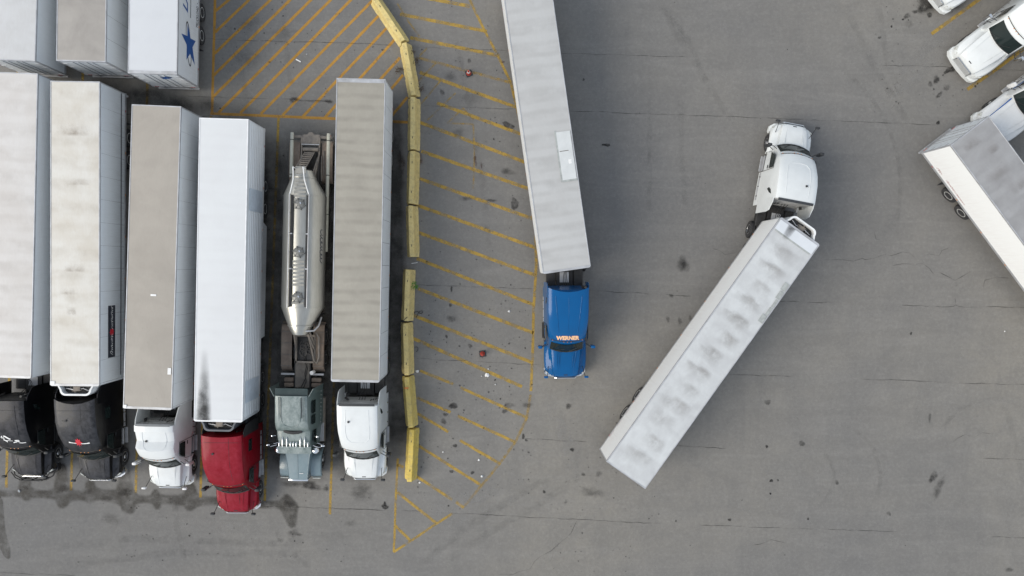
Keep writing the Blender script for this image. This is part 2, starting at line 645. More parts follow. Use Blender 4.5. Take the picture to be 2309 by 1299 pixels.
# outer edge of the island
line([(1012, -70), (1055, -8), (1092, 68), (1127, 135), (1152, 187), (1166, 245), (1185, 340), (1198, 430), (1208, 505)], 0.15)
line([(1208, 505), (1209, 600), (1203, 700), (1201, 800), (1197, 882)], 0.16)
line([(1196, 890), (1188, 942), (1162, 997), (1126, 1046), (1086, 1095), (1045, 1144)], 0.15, M_FADED)
line([(1020, 1158), (984, 1181), (926, 1220), (887, 1245)], 0.14)
isl = [((940, -8), (1059, 14)), ((902, 32), (1098, 71)), ((925, 85), (1127, 126)), ((946, 163), (1167, 243)), ((985, 232), (1179, 304)),
       ((944, 275), (1187, 367)), ((950, 341), (1196, 427)), ((946, 403), (1203, 494)), ((938, 462), (1206, 558)), ((942, 524), (1208, 621)),
       ((940, 583), (1205, 688)), ((943, 651), (1203, 751)), ((932, 711), (1201, 818)), ((931, 763), (1177, 872)), ((947, 836), (1022, 866)),
       ((1038, 874), (1186, 941)), ((941, 897), (1016, 930)), ((1032, 938), (1162, 997)), ((941, 932), (1011, 974)), ((1037, 993), (1126, 1045)),
       ((945, 1006), (1086, 1095)), ((936, 1072), (1020, 1127)), ((1028, 1132), (1046, 1145)), ((896, 1048), (910, 1054)), ((896, 1110), (984, 1180)), ((890, 1184), (926, 1220))]
for i, (p0, p1) in enumerate(isl):
    line([p0, p1], 0.195 if i < 14 else 0.165)
line([(939, 129), (1153, 187)], 0.16, M_FADED)
for pts in ([(1027, 210), (963, 272)], [(1044, 244), (1009, 278), (1067, 280)], [(1044, 244), (1068, 270)], [(1067, 280), (1070, 345), (1067, 425)], [(983, 142), (936, 190)],
            [(995, 180), (950, 234)], [(896, 8), (922, 50), (946, 82)], [(963, 109), (946, 126)]):
    line(pts, 0.09, M_FADED)
line([(2262, -42), (2206, 0), (2100, 77)], 0.2)
line([(2400, 42), (2244, 158), (2181, 202)], 0.2)
line([(2500, 160), (2330, 290)], 0.2)


# pavement seams and cracks
def crack(pts, width=0.035, jit=1.2):
    q = []
    for (x0, y0), (x1, y1) in zip(pts[:-1], pts[1:]):
        n = max(1, int(math.hypot(x1 - x0, y1 - y0) / 14))
        for i in range(n):
            t = i / n
            q.append((x0 + (x1 - x0) * t + random.uniform(-jit, jit) * 0.5, y0 + (y1 - y0) * t + random.uniform(-jit, jit)))
    q.append(pts[-1])
    return strip('crack', q, width, M_CRACK, 0.0085, 0.009, 0.2, 0.03)


def zm(pts, ox, oy, s):
    return [(ox + x / s, oy + y / s) for x, y in pts]


for pts in ([(430, 87), (890, 101)], [(921, 105), (1148, 115)], [(1250, 120), (1400, 124), (1552, 129)], [(1985, 147), (2127, 151), (2330, 160)],
            [(420, 217), (655, 224), (760, 230)], [(930, 238), (1170, 246)], [(1280, 250), (1640, 263), (1780, 269), (2118, 282)],
            [(0, 252), (480, 262)], [(935, 642), (1045, 646), (1205, 651)], [(1330, 655), (1560, 668)], [(1730, 679), (1897, 683)], [(2030, 688), (2150, 692), (2154, 687), (2162, 692), (2340, 693)],
            [(935, 808), (1226, 823)], [(1640, 845), (1790, 849)], [(1938, 855), (2023, 857), (2115, 862), (2340, 868)],
            [(1172, 989), (1325, 996)], [(1520, 1004), (1640, 1011)], [(2204, 1032), (2340, 1037)], [(590, 1141), (880, 1151)], [(880, 1150), (1494, 1181)], [(1577, 1184), (2026, 1199)],
            [(2230, 1210), (2340, 1214)], [(-20, 1290), (180, 1299)], [(600, 425), (640, 427)]):
    crack(pts, random.uniform(0.024, 0.038))
Z3 = (1700, 480, 3.093)
for pts in (zm([(480, 320), (690, 335), (755, 315), (775, 325), (835, 315), (910, 290), (960, 295), (1040, 275), (1085, 285), (1130, 320), (1175, 325), (1180, 350), (1150, 355), (1110, 370), (1060, 355), (960, 370)], *Z3),
            zm([(1180, 350), (1220, 385), (1260, 435)], *Z3), zm([(1175, 325), (1185, 300), (1225, 288), (1290, 298), (1310, 265), (1350, 250), (1370, 230)], *Z3),
            zm([(1290, 410), (1400, 470), (1450, 445), (1515, 405)], *Z3), zm([(1595, 520), (1610, 475), (1690, 445), (1790, 455)], *Z3), zm([(1395, 530), (1405, 640)], *Z3),
            zm([(840, 130), (850, 180), (880, 185)], *Z3), [(1605, 560), (1622, 566), (1634, 575), (1660, 570)],
            [(1302, 1173), (1288, 1202), (1255, 1232), (1230, 1250), (1205, 1265), (1196, 1282), (1156, 1295), (1100, 1297)],
            zm([(1850, 390), (1880, 365), (1930, 340), (1990, 355), (2040, 335), (2110, 340)], 1500, 860, 2.854), zm([(555, 1055), (620, 1045), (680, 1020), (780, 1040)], 1500, 860, 2.854),
            zm([(900, 1005), (940, 985), (975, 945), (1040, 930)], 1780, 0, 4.059)):
    crack(pts, 0.026, 1.6)


# stains
def blot(name, px, py, rx, ry, mat, ang=0.0, core=0.55, strength=1.0, rough=0.25, n=22, z0=0.013, into=None):
    _lay[0] += 1
    z = z0 + (_lay[0] % 16) * 0.0002
    c = PX(px, py, 0)
    k = 47.4 / 1825.0
    own = into is None
    b = new() if own else into[0]
    vals = [] if own else into[1]
    ph = [random.uniform(0, 6.28) for _ in range(3)]
    rows = []
    for fr, av in ((core * 0.5, 1), (core, 1), (1.0, 0)):
        row = []
        for i in range(n):
            a = 2 * math.pi * i / n
            w_ = 1 + rough * (0.5 * math.sin(2 * a + ph[0]) + 0.35 * math.sin(3 * a + ph[1]) + 0.3 * math.sin(7 * a + ph[2]))
            x, y = rx * k * fr * w_ * math.cos(a), ry * k * fr * w_ * math.sin(a)
            row.append(b.verts.new((c.x + x * math.cos(ang) - y * math.sin(ang), c.y + x * math.sin(ang) + y * math.cos(ang), z)))
            vals.append(av * strength)
        rows.append(row)
    cv = b.verts.new((c.x, c.y, z))
    vals.append(strength)
    for i in range(n):
        j = (i + 1) % n
        b.faces.new((cv, rows[0][i], rows[0][j]))
        for q in (0, 1):
            b.faces.new((rows[q][i], rows[q + 1][i], rows[q + 1][j], rows[q][j]))
    if own:
        me = to_mesh(b, name)
        set_attr(me, vals)
        return obj(name, me, mat, ground)


def polystain(name, pts, mat, strength=1.0, soft=5.0):
    """hard-edged film with an outline read from the photo"""
    _lay[0] += 1
    z = 0.013 + (_lay[0] % 16) * 0.0002
    P = [PX(x, y, 0) for x, y in pts]
    b = new()
    vs = [b.verts.new((p.x, p.y, z)) for p in P]
    f = b.faces.new(vs)
    if f.normal.z < 0:
        f.normal_flip()
    bmesh.ops.triangulate(b, faces=[f], ngon_method='EAR_CLIP')
    nb = len(vs)
    # soft outer rim
    area = sum(P[i].x * P[(i + 1) % nb].y - P[(i + 1) % nb].x * P[i].y for i in range(nb))
    sgn = 1 if area > 0 else -1
    outer = []
    for i in range(nb):
        d = (P[(i + 1) % nb] - P[i - 1]).normalized()
        o = Vector((d.y, -d.x, 0)) * sgn * soft * 0.026
        outer.append(b.verts.new((P[i].x + o.x, P[i].y + o.y, z)))
    for i in range(nb):
        j = (i + 1) % nb
        b.faces.new((vs[i], vs[j], outer[j], outer[i]))
    me = to_mesh(b, name)
    set_attr(me, [strength] * nb + [0.0] * nb)
    return obj(name, me, mat, ground)


def smooth_poly(pts, it=2):
    for _ in range(it):
        q = []
        for i in range(len(pts)):
            (x0, y0), (x1, y1) = pts[i], pts[(i + 1) % len(pts)]
            q += [(x0 * .75 + x1 * .25, y0 * .75 + y1 * .25), (x0 * .25 + x1 * .75, y0 * .25 + y1 * .75)]
        pts = q
    return pts


wet_top = [(-40, 285), (30, 300), (140, 295), (150, 250), (165, 160), (215, 160), (225, 290), (400, 295), (420, 220), (440, 90), (485, 90), (500, 210), (530, 290), (630, 295), (650, 215),
           (690, 215), (710, 280), (860, 295), (890, 240), (900, 120), (950, 120), (970, 230), (1000, 325), (1120, 340), (1150, 285), (1170, 285), (1195, 330), (1365, 332), (1395, 235),
           (1440, 235), (1468, 330), (1600, 345), (1900, 360), (1960, 370), (2080, 372), (2115, 325), (2140, 320), (2215, 400), (2200, 440), (2196, 545)]
wet_bot = [(2160, 560), (2110, 450), (2080, 405), (1960, 405), (1900, 400), (1600, 380), (1480, 385), (1420, 430), (1390, 420), (1365, 380), (1200, 370), (1178, 415), (1160, 415), (1130, 365), (1010, 370),
           (998, 420), (980, 450), (920, 440), (900, 380), (760, 345), (690, 355), (660, 380), (645, 350), (520, 350), (490, 400), (455, 410), (430, 385), (415, 335), (240, 325), (215, 350), (185, 355), (160, 320), (30, 320), (-40, 325)]
ZW = (0, 1020, 3.2986)
polystain('damp_stain', smooth_poly(zm(wet_top + wet_bot, *ZW), 1), M_WET, 0.95, 6.0)
polystain('damp_stain', smooth_poly(zm([(-40, 330), (12, 330), (24, 400), (35, 580), (65, 680), (75, 720), (75, 800), (30, 770), (10, 720), (-40, 690)], *ZW), 1), M_WET, 0.75, 2.0)
for (zx, zy, rx, ry, st) in ((190, 260, 28, 14, .8), (465, 270, 45, 34, .95), (930, 300, 62, 26, 1.0), (660, 290, 30, 18, .7), (2150, 385, 40, 28, .7), (340, 300, 55, 14, .4), (800, 340, 60, 18, .5),
                             (2175, 600, 50, 26, .5), (2220, 610, 30, 16, .5)):
    x, y = zm([(zx, zy)], *ZW)[0]
    blot('oil_stain', x, y, rx / 3.3, ry / 3.3 * 1.2, M_OIL, 0, 0.3, st, 0.35)
for (x, y, rx, ry, a, st, core) in (
        (663, 225, 13, 7, .05, .7, .45), (741, 229, 11, 6, -.2, .65, .45), (702, 228, 36, 4, 0, .3, .3), (1160, 460, 9, 15, -.2, .62, .8), (1146, 283, 14, 8, -.3, .75, .75), (1144, 387, 17, 9, -.05, .45, .5),
        (1052, 448, 20, 6, 0, .4, .4), (1108, 452, 14, 4, 0, .5, .5), (1058, 138, 5, 5, 0, .6, .7), (997, 209, 7, 7, 0, .45, .6), (1016, 172, 18, 12, 0, .3, .3), (1033, 300, 14, 16, 0, .3, .3),
        (1022, 915, 10, 9, 0, .85, .7), (1004, 935, 6, 5, 0, .8, .6), (1000, 950, 8, 7, 0, .7, .6), (1138, 927, 7, 6, 0, .55, .6), (1148, 914, 14, 8, .2, .4, .4), (1190, 913, 13, 9, 0, .4, .4), (1282, 916, 8, 7, 0, .55, .6),
        (1018, 719, 12, 9, 0, .5, .5), (1016, 688, 5, 4, 0, .8, .7), (1007, 759, 3, 5, 0, .8, .7), (1060, 780, 5, 6, 0, .6, .6), (1018, 652, 3, 6, 0, .8, .7), (1290, 1014, 5, 5, 0, .7, .7), (1026, 1005, 5, 5, 0, .75, .7),
        (1065, 1066, 5, 4, 0, .8, .7), (1018, 1063, 5, 4, 0, .6, .7), (1180, 984, 3, 7, .1, .9, .8), (1187, 993, 4, 3, 0, .9, .8), (1192, 1020, 3, 2, 0, .9, .8), (1315, 1070, 6, 5, 0, .5, .6), (1350, 1068, 10, 8, 0, .3, .4),
        (1335, 1110, 30, 14, -.1, .42, .3), (1227, 1109, 4, 4, 0, .7, .6), (1276, 1131, 4, 5, 0, .5, .6), (1540, 597, 19, 19, 0, .75, .25), (1514, 667, 5, 6, 0, .6, .5), (1506, 720, 5, 9, 0, .4, .5), (1533, 724, 5, 10, 0, .55, .5),
        (1556, 718, 5, 8, 0, .4, .5), (1367, 327, 9, 4, -.05, 1.0, .85), (1316, 180, 3, 3, 0, .8, .7), (2104, 1075, 9, 17, -.35, .75, .5), (2116, 1100, 12, 30, -.45, .45, .3), (1731, 907, 8, 7, .6, .5, .7), (1808, 1000, 8, 7, .6, .5, .7),
        (1729, 1007, 4, 4, 0, .7, .6), (1739, 1084, 4, 4, 0, 1.0, .85), (1754, 1083, 2.5, 2.5, 0, 1.0, .85), (1737, 1113, 2.5, 2.5, 0, 1.0, .8), (1822, 1170, 3, 3, 0, .8, .7), (1887, 1088, 5, 6, .3, .5, .6), (2004, 1158, 5, 7, .4, .5, .6),
        (2275, 1285, 12, 5, .1, .5, .5), (2054, 752, 3, 4, 0, .7, .6), (2115, 277, 4, 5, 0, .9, .8), (2096, 942, 4, 12, 0, .4, .5), (1645, 1172, 4, 4, 0, .7, .7), (1524, 1175, 2.5, 2.5, 0, .9, .7),
        (2111, 180, 9, 9, .2, .7, .6), (2097, 190, 7, 7, 0, .5, .5), (2134, 198, 8, 8, .3, .45, .5), (2118, 214, 5, 11, -.6, .7, .6), (2136, 160, 10, 6, .5, .85, .6), (2150, 155, 14, 8, .3, .9, .5), (2168, 165, 12, 7, -.4, .9, .5),
        (2045, 36, 9, 7, .2, .55, .5), (2062, 27, 6, 5, 0, .7, .6), (2096, 34, 8, 6, .7, .8, .6), (2075, 22, 13, 9, .1, .6, .4), (2095, 8, 36, 22, .2, .85, .35), (2150, 10, 30, 16, .3, .6, .3), (2036, 44, 2.5, 2.5, 0, 1, .8), (2010, 60, 2.5, 2.5, 0, 1, .8),
        (2050, 55, 12, 9, .2, .3, .4), (1983, 85, 4, 4, 0, .6, .6), (700, 1095, 26, 12, -.1, .85, .4), (735, 1102, 10, 6, 0, .6, .4), (660, 1092, 30, 9, 0, .5, .3), (815, 1110, 34, 22, 0, .45, .25), (868, 1143, 9, 6, 0, .9, .7), (868, 1137, 4, 7, 0, .9, .6),
        (790, 1180, 14, 10, 0, .25, .3), (400, 1135, 22, 18, 0, .3, .3), (250, 1170, 30, 14, 0, .25, .3), (560, 130, 40, 26, .3, .18, .2), (560, 55, 36, 20, 0, .2, .2), (640, 75, 40, 22, .3, .16, .2), (930, 940, 8, 14, 0, .5, .3), (1060, 220, 30, 16, 0, .2, .3)):
    blot('oil_stain', x, y, rx, ry, M_OIL, a, core, st, 0.3)
for (x, y, rx, ry, a) in ((1072, 362, 4, 14, .1), (1086, 375, 3, 8, 0), (944, 360, 9, 22, 0), (1134, 140, 4, 4, 0), (905, 370, 8, 30, 0)):
    blot('rust_stain', x, y, rx, ry, M_RUSTST, a, 0.5, 0.8, 0.4)
# many drips too small to single out
b = new()
vals = []
for zone, n, lo, hi in (((940, 640, 1200, 1150), 300, .8, 2.6), ((940, 0, 1180, 620), 170, .7, 2.2), ((480, 0, 900, 260), 120, .8, 2.4), ((1240, 850, 1500, 1290), 130, .7, 2.2), ((1960, 0, 2230, 260), 90, .8, 3.0),
                        ((1280, 0, 2300, 1290), 110, .5, 1.7), ((0, 1120, 900, 1290), 120, .7, 2.4), ((600, 270, 760, 1130), 60, .8, 2.6)):
    for _ in range(n):
        r_ = lo + (hi - lo) * random.random() ** 3
        blot('', random.uniform(zone[0], zone[2]), random.uniform(zone[1], zone[3]), r_, r_ * random.uniform(.6, 1.3), None, random.uniform(0, 3), 0.7, random.uniform(.45, 1), 0.3, 8, 0.017, (b, vals))
me = to_mesh(b, 'oil_drips')
set_attr(me, vals)
o = obj('oil_drips', me, M_OIL, ground)
o['kind'] = 'stuff'


# tyre marks
def arc(cx, cy, r, a0, a1, n=14):
    return [(cx + r * math.cos(R(a0 + (a1 - a0) * i / n)), cy - r * math.sin(R(a0 + (a1 - a0) * i / n))) for i in range(n + 1)]


for pts, wd in ((zm([(640, 0), (740, 200), (860, 380), (960, 560), (1050, 680), (1150, 820)], 1240, 0, 2.598), .5), (zm([(640, 30), (720, 130), (850, 250)], 1240, 0, 2.598), .4), (zm([(765, 520), (770, 900), (800, 1299)], 1240, 0, 2.598), .35),
                (zm([(580, 560), (585, 1050), (575, 1299)], 1240, 0, 2.598), .3), (arc(1860, 1075, 125, -50, 75), .3), (arc(1800, 1075, 80, -60, 60), .25), (arc(1700, 420, 330, -20, 60), .3), (arc(2240, 1030, 130, 60, 160), .3),
                ([(920, 1299), (1050, 1190), (1180, 1110), (1300, 1040)], .5), ([(960, 1299), (1080, 1215), (1210, 1140), (1330, 1060)], .5), ([(60, 1240), (300, 1215), (620, 1225), (900, 1190)], .5), ([(120, 1280), (400, 1245), (760, 1250)], .5),
                ([(390, 1120), (400, 1190), (420, 1280)], .4), ([(600, 1150), (640, 1230), (720, 1299)], .4), ([(1500, 0), (1560, 110), (1600, 200)], .4), ([(1900, 0), (1960, 130), (2060, 300)], .5), ([(1980, 0), (2000, 140), (2040, 240)], .4),
                ([(2250, 880), (2280, 960), (2309, 1100)], .4), ([(500, 20), (540, 140), (560, 250)], .4), ([(640, 30), (650, 150), (670, 260)], .4), ([(1010, 0), (1050, 200), (1090, 420), (1110, 640)], .4)):
    strip('tyre_mark', pts, wd, M_TYRE, 0.0125, 0.03, 0.5, 0.2, True)
for pts, wd in (([(905, 1180), (980, 1150), (1080, 1115), (1180, 1090)], 1.0), ([(930, 1230), (1060, 1160), (1190, 1120)], .8), ([(1010, 1090), (1075, 1130), (1120, 1100)], .7), ([(2010, 190), (2080, 120), (2150, 60)], .7), ([(1960, 240), (2060, 180), (2140, 100)], .8),
                ([(200, 1190), (420, 1180), (640, 1200)], 1.0), ([(1240, 900), (1280, 1000), (1290, 1090)], 1.0)):
    strip('dust_streak', pts, wd, M_PALE, 0.0118, 0.05, 0.5, 0.3, True)

# painted contact shade with oil grime down the middle of each bay and between the rigs
M_BAY = decal('bay_shade_grime_film', (0.045, 0.042, 0.038, 1), 0.72, 0.22, 0.62, 0.7, 0.7, 7)
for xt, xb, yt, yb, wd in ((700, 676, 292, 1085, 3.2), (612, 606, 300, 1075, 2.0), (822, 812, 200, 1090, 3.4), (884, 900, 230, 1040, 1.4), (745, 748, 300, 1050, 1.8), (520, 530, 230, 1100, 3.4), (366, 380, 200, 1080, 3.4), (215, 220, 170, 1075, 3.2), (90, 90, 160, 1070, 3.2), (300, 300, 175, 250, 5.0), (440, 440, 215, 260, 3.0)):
    strip('bay_shade_grime', [(xt, yt), ((xt + xb) / 2, (yt + yb) / 2), (xb, yb)], wd, M_BAY, 0.0112, 0.08, 0.5, 0.08, True)


# ------------------------------------------------------------------ semi-trailers
TW, TH = 2.59, 4.11


def rounded_front(L, hw, r, x0, n=5):
    pts = [(x0, -hw)]
    for i in range(n + 1):
        a = -math.pi / 2 + (math.pi / 2) * i / n
        pts.append((L - r + r * math.cos(a), -hw + r + r * math.sin(a)))
    for i in range(n + 1):
        a = (math.pi / 2) * i / n
        pts.append((L - r + r * math.cos(a), hw - r + r * math.sin(a)))
    pts.append((x0, hw))
    return pts


def panel_mesh(key, w_, h, t=0.012):
    if key in ME:
        return ME[key]
    b = new()
    rbox(b, -w_ / 2, w_ / 2, -t / 2, t / 2, 0, h, 0.003, 1)
    ME[key] = to_mesh(b, 'panel')
    return ME[key]


def trailer(label, rl, rr, fl, fr, roof_m, side_m, style='panel', reefer=None, skirt=False, tandem=(2.4, 3.65), rim=None, group='dry van and refrigerated trailers in the yard', L=16.15, gap=0.006, rail_m=None, ripple=0.006,
            rear_m=None, header=0.0, guard=True, landing=True, doors=True, front_m=None):
    """corner pixels of the roof: rear left/right, front left/right (vehicle's own left and right)"""
    rail_m = rail_m or M_ALU
    RL, RR, FL, FR = [PX(p[0], p[1], TH) for p in (rl, rr, fl, fr)]
    rc, fc = (RL + RR) / 2, (FL + FR) / 2
    d = (fc - rc)
    rz = math.atan2(d.y, d.x)
    t = thing('semi_trailer', label, 'trailer', (rc.x, rc.y, 0), rz, group)
    hw = TW / 2
    # roof skin, slightly crowned and rippled between the bows
    b = new()
    nx, ny = 66, 10
    rows = []
    ph = random.uniform(0, 6)
    for i in range(nx + 1):
        x = 0.06 + (L - 0.14) * i / nx
        row = []
        for j in range(ny + 1):
            y = -hw + 0.035 + (TW - 0.07) * j / ny
            yy = y / hw
            z = TH - 0.012 + 0.018 * (1 - yy * yy) + ripple * math.sin(2 * math.pi * x / 0.61 + 0.5 * math.sin(x * 0.9 + ph) + 0.6 * yy) * (1 - yy ** 4) * (0.5 + 0.5 * math.sin(x * 0.5 + ph * 2)) + random.uniform(-1, 1) * ripple * 0.12
            row.append(b.verts.new((x, y, z)))
        rows.append(row)
    for i in range(nx):
        for j in range(ny):
            b.faces.new((rows[i][j], rows[i + 1][j], rows[i + 1][j + 1], rows[i][j + 1]))
    roof = obj('roof', b, roof_m, t, 60)
    # rails
    for s in (-1, 1):
        b = new()
        rbox(b, 0.05, L - 0.12, min(s * (hw - 0.05), s * (hw + 0.004)), max(s * (hw - 0.05), s * (hw + 0.004)), TH - 0.13, TH + 0.006, 0.008, 1)
        obj('top_rail', b, rail_m, t)
        b = new()
        rbox(b, 0.05, L - 0.1, min(s * (hw - 0.06), s * (hw + 0.008)), max(s * (hw - 0.06), s * (hw + 0.008)), 1.06, 1.27, 0.01, 1)
        br = obj('bottom_rail', b, rail_m, t)
        for i in range(7):
            b = new()
            xx = 1.0 + i * (L - 2) / 6
            box(b, xx - 0.06, xx + 0.06, s * (hw + 0.008) - 0.006, s * (hw + 0.008) + 0.006, 1.14, 1.19)
            obj('marker_light', b, M_AMBER if i else M_RED, br)
        # side wall: backing with panels standing proud of the seams
        b = new()
        box(b, 0.06, L - 0.13, min(s * (hw - 0.03), s * (hw - 0.012)), max(s * (hw - 0.03), s * (hw - 0.012)), 1.2, TH - 0.1)
        sw = obj('side_wall', b, M_SEAM if gap > 0.004 else side_m, t)
        n = 13
        pw = (L - 0.2) / n
        pm = panel_mesh('panel%s%.4f%s' % (style, gap, side_m.name), pw - gap, TH - 0.13 - 1.27 - 0.004)
        for i in range(n):
            po = obj('panel', pm, side_m, sw, loc=(0.06 + pw * (i + 0.5), s * (hw - 0.006), 1.272))
            if not pm.materials:
                pm.materials.append(side_m)
        if style == 'rib':
            for k in range(8):
                b = new()
                z = 1.5 + k * 0.31
                y0 = s * (hw - 0.002)
                loft(b, [[Vector((x, y0, z - 0.05)), Vector((x, y0 + s * 0.024, z - 0.025)), Vector((x, y0 + s * 0.024, z + 0.025)), Vector((x, y0, z + 0.05))] for x in (0.1, L - 0.2)])
                obj('rib', b, side_m, sw)
        if style == 'band':
            b = new()
            box(b, 0.1, L - 0.3, min(s * (hw - 0.001), s * (hw + 0.004)), max(s * (hw - 0.001), s * (hw + 0.004)), 1.62, 1.72)
            obj('stripe', b, M_BLACKP, sw)
        if skirt:
            b = new()
            xs0, xs1 = tandem[1] + 0.75, L - 4.2
            loft(b, [[Vector((xs0, s * (hw - 0.05), 1.06)), Vector((xs1, s * (hw - 0.05), 1.06)), Vector((xs1 - 0.1, s * (hw - 0.03), 0.3)), Vector((xs0 + 0.25, s * (hw - 0.03), 0.3))],
                     [Vector((xs0, s * (hw - 0.035), 1.06)), Vector((xs1, s * (hw - 0.035), 1.06)), Vector((xs1 - 0.1, s * (hw - 0.015), 0.3)), Vector((xs0 + 0.25, s * (hw - 0.015), 0.3))]])
            obj('side_skirt', b, side_m, t)
        if landing:
            b = new()
            cyl(b, (L - 2.8, s * 0.75, 0.12), (L - 2.8, s * 0.75, 1.15), 0.07, n=8)
            box(b, L - 2.95, L - 2.65, s * 0.75 - 0.13, s * 0.75 + 0.13, 0.10, 0.14)
            obj('landing_leg', b, M_BLACK, t)
    # front wall with rounded corners
    b = new()
    prism(b, rounded_front(L, hw, 0.12, L - 0.13), 1.15, TH - 0.12)
    obj('front_wall', b, front_m or side_m, t, 40)
    b = new()
    prism(b, rounded_front(L + 0.006, hw + 0.006, 0.12, L - 0.12), TH - 0.12, TH + 0.012)
    obj('front_rail', b, rail_m if not front_m else front_m, t, 40)
    # floor and running gear
    b = new()
    box(b, 0.05, L - 0.12, -hw + 0.06, hw - 0.06, 1.10, 1.2)
    for i in range(26):
        x = 0.4 + i * (L - 1.0) / 25
        box(b, x - 0.03, x + 0.03, -hw + 0.08, hw - 0.08, 1.0, 1.10)
    obj('floor', b, M_BLACK, t)
    b = new()
    for s in (-1, 1):
        box(b, tandem[0] - 1.0, tandem[1] + 1.0, s * 0.52 - 0.05, s * 0.52 + 0.05, 0.78, 1.0)
    for x in tandem:
        cyl(b, (x, -1.0, 0.512), (x, 1.0, 0.512), 0.07, n=10)
        for s in (-1, 1):
            box(b, x - 0.35, x + 0.35, s * 0.52 - 0.06, s * 0.52 + 0.06, 0.55, 0.78)
    obj('bogie', b, M_BLACK, t)
    for x in tandem:
        for s in (-1, 1):
            wheel(t, x, s, 'dual', rim or M_RIMW)
    for s in (-1, 1):
        b = new()
        box(b, tandem[0] - 0.82, tandem[0] - 0.80, s * 0.95 - 0.3, s * 0.95 + 0.3, 0.25, 1.0)
        obj('mud_flap', b, M_DARKPL, t)
    # rear end
    rm = rear_m or side_m
    b = new()
    box(b, 0.0, 0.06, -hw, hw, TH - 0.14, TH + 0.004)
    box(b, -0.02, 0.08, -hw, hw, 1.02, 1.2)
    for s in (-1, 1):
        box(b, 0.0, 0.06, min(s * hw, s * (hw - 0.09)), max(s * hw, s * (hw - 0.09)), 1.2, TH - 0.14)
    if header:
        box(b, 0.06, 0.06 + header, -hw + 0.06, hw - 0.06, TH + 0.008, TH + 0.022)
    obj('rear_frame', b, rail_m, t)
    if doors:
        for s in (-1, 1):
            b = new()
            y0, y1 = sorted((s * 0.008, s * (hw - 0.095)))
            rbox(b, 0.004, 0.05, y0, y1, 1.21, TH - 0.15, 0.01, 1)
            dr = obj('door', b, rm, t)
            for yy in (0.22, 0.52):
                b = new()
                cyl(b, (-0.012, s * yy, 1.2), (-0.012, s * yy, TH - 0.17), 0.017, n=8)
                for z in (1.35, 2.2, 3.2):
                    box(b, -0.02, 0.0, s * yy - 0.05, s * yy + 0.05, z - 0.04, z + 0.04)
                obj('lock_bar', b, M_ALU, dr)
            for z in (1.4, 2.1, 2.8, 3.5):
                b = new()
                box(b, -0.014, 0.006, min(s * (hw - 0.05), s * (hw - 0.3)), max(s * (hw - 0.05), s * (hw - 0.3)), z - 0.04, z + 0.04)
                obj('hinge', b, M_ALU, dr)
    if guard:
        b = new()
        box(b, -0.02, 0.08, -1.15, 1.15, 0.5, 0.6)
        for s in (-1, 1):
            box(b, 0.0, 0.08, s * 0.7 - 0.05, s * 0.7 + 0.05, 0.6, 1.04)
        obj('rear_guard', b, M_ALU, t)
    for s in (-1, 1):
        for k in (0, 1):
            b = new()
            box(b, -0.028, -0.018, s * (0.95 + 0.13 * k) - 0.05, s * (0.95 + 0.13 * k) + 0.05, 1.07, 1.16)
            obj('tail_light', b, M_RED, t)
    if reefer:
        refrigeration(t, L, reefer)
    return t, roof, rz


def dshape(L, depth, hw, r=0.30, n=8):
    """rounded nose in plan, from (L,-hw) round to (L,hw)"""
    pts = [(L, -hw)]
    for i in range(n + 1):
        a = -math.pi / 2 + math.pi / 2 * i / n
        pts.append((L + depth - r + r * math.cos(a), -hw + 0.12 + r + r * math.sin(a)))
    for i in range(n + 1):
        a = math.pi / 2 * i / n
        pts.append((L + depth - r + r * math.cos(a), hw - 0.12 - r + r * math.sin(a)))
    pts.append((L, hw))
    return pts


def refrigeration(t, L, mat):
    L = L + 0.012
    b = new()
    o, i = dshape(L, 0.52, 0.95), dshape(L, 0.43, 0.86, 0.24)
    n = len(o)
    zs = (2.0, TH - 0.06)
    ro = [[b.verts.new((p[0], p[1], z)) for p in o] for z in zs]
    ri = [[b.verts.new((p[0], p[1], z)) for p in i] for z in zs]
    for k in range(n - 1):
        b.faces.new((ro[0][k], ro[0][k + 1], ro[1][k + 1], ro[1][k]))
        b.faces.new((ri[0][k + 1], ri[0][k], ri[1][k], ri[1][k + 1]))
        b.faces.new((ro[1][k], ro[1][k + 1], ri[1][k + 1], ri[1][k]))
        b.faces.new((ro[0][k + 1], ro[0][k], ri[0][k], ri[0][k + 1]))
    u = obj('refrigeration_unit', b, mat, t, 40)
    b = new()
    prism(b, dshape(L, 0.42, 0.85, 0.24), 2.02, TH - 0.42)
    obj('condenser_core', b, M_BLACK, u)
    for y in (-0.45, 0.45):
        b = new()
        lathe_z(b, [(0, 0.17), (0.05, 0.17), (0.05, 0.15), (0.02, 0.14), (0.02, 0.03), (0.06, 0.02)], 16, (L + 0.2, y, TH - 0.42))
        obj('fan', b, M_DARKPL, u, 40)
    b = new()
    box(b, L + 0.05, L + 0.3, -0.2, 0.16, TH - 0.42, TH - 0.22)
    cyl(b, (L + 0.34, -0.1, TH - 0.42), (L + 0.34, -0.1, TH - 0.2), 0.03, n=8)
    tube(b, [(L + 0.1, 0.3, TH - 0.35), (L + 0.25, 0.22, TH - 0.25), (L + 0.3, -0.25, TH - 0.25), (L + 0.12, -0.4, TH - 0.33)], 0.02)
    obj('compressor', b, M_STEEL, u)
    b = new()
    tube(b, [(L + 0.16, -0.62, TH - 0.3), (L + 0.22, -0.2, TH - 0.26), (L + 0.16, 0.3, TH - 0.3), (L + 0.3, 0.62, TH - 0.34)], 0.025)
    obj('pipe', b, M_ALU, u)
    b = new()
    rbox(b, L, L + 0.45, -0.9, 0.9, 1.55, 1.99, 0.06, 2)
    obj('lower_housing', b, mat, u, 40)


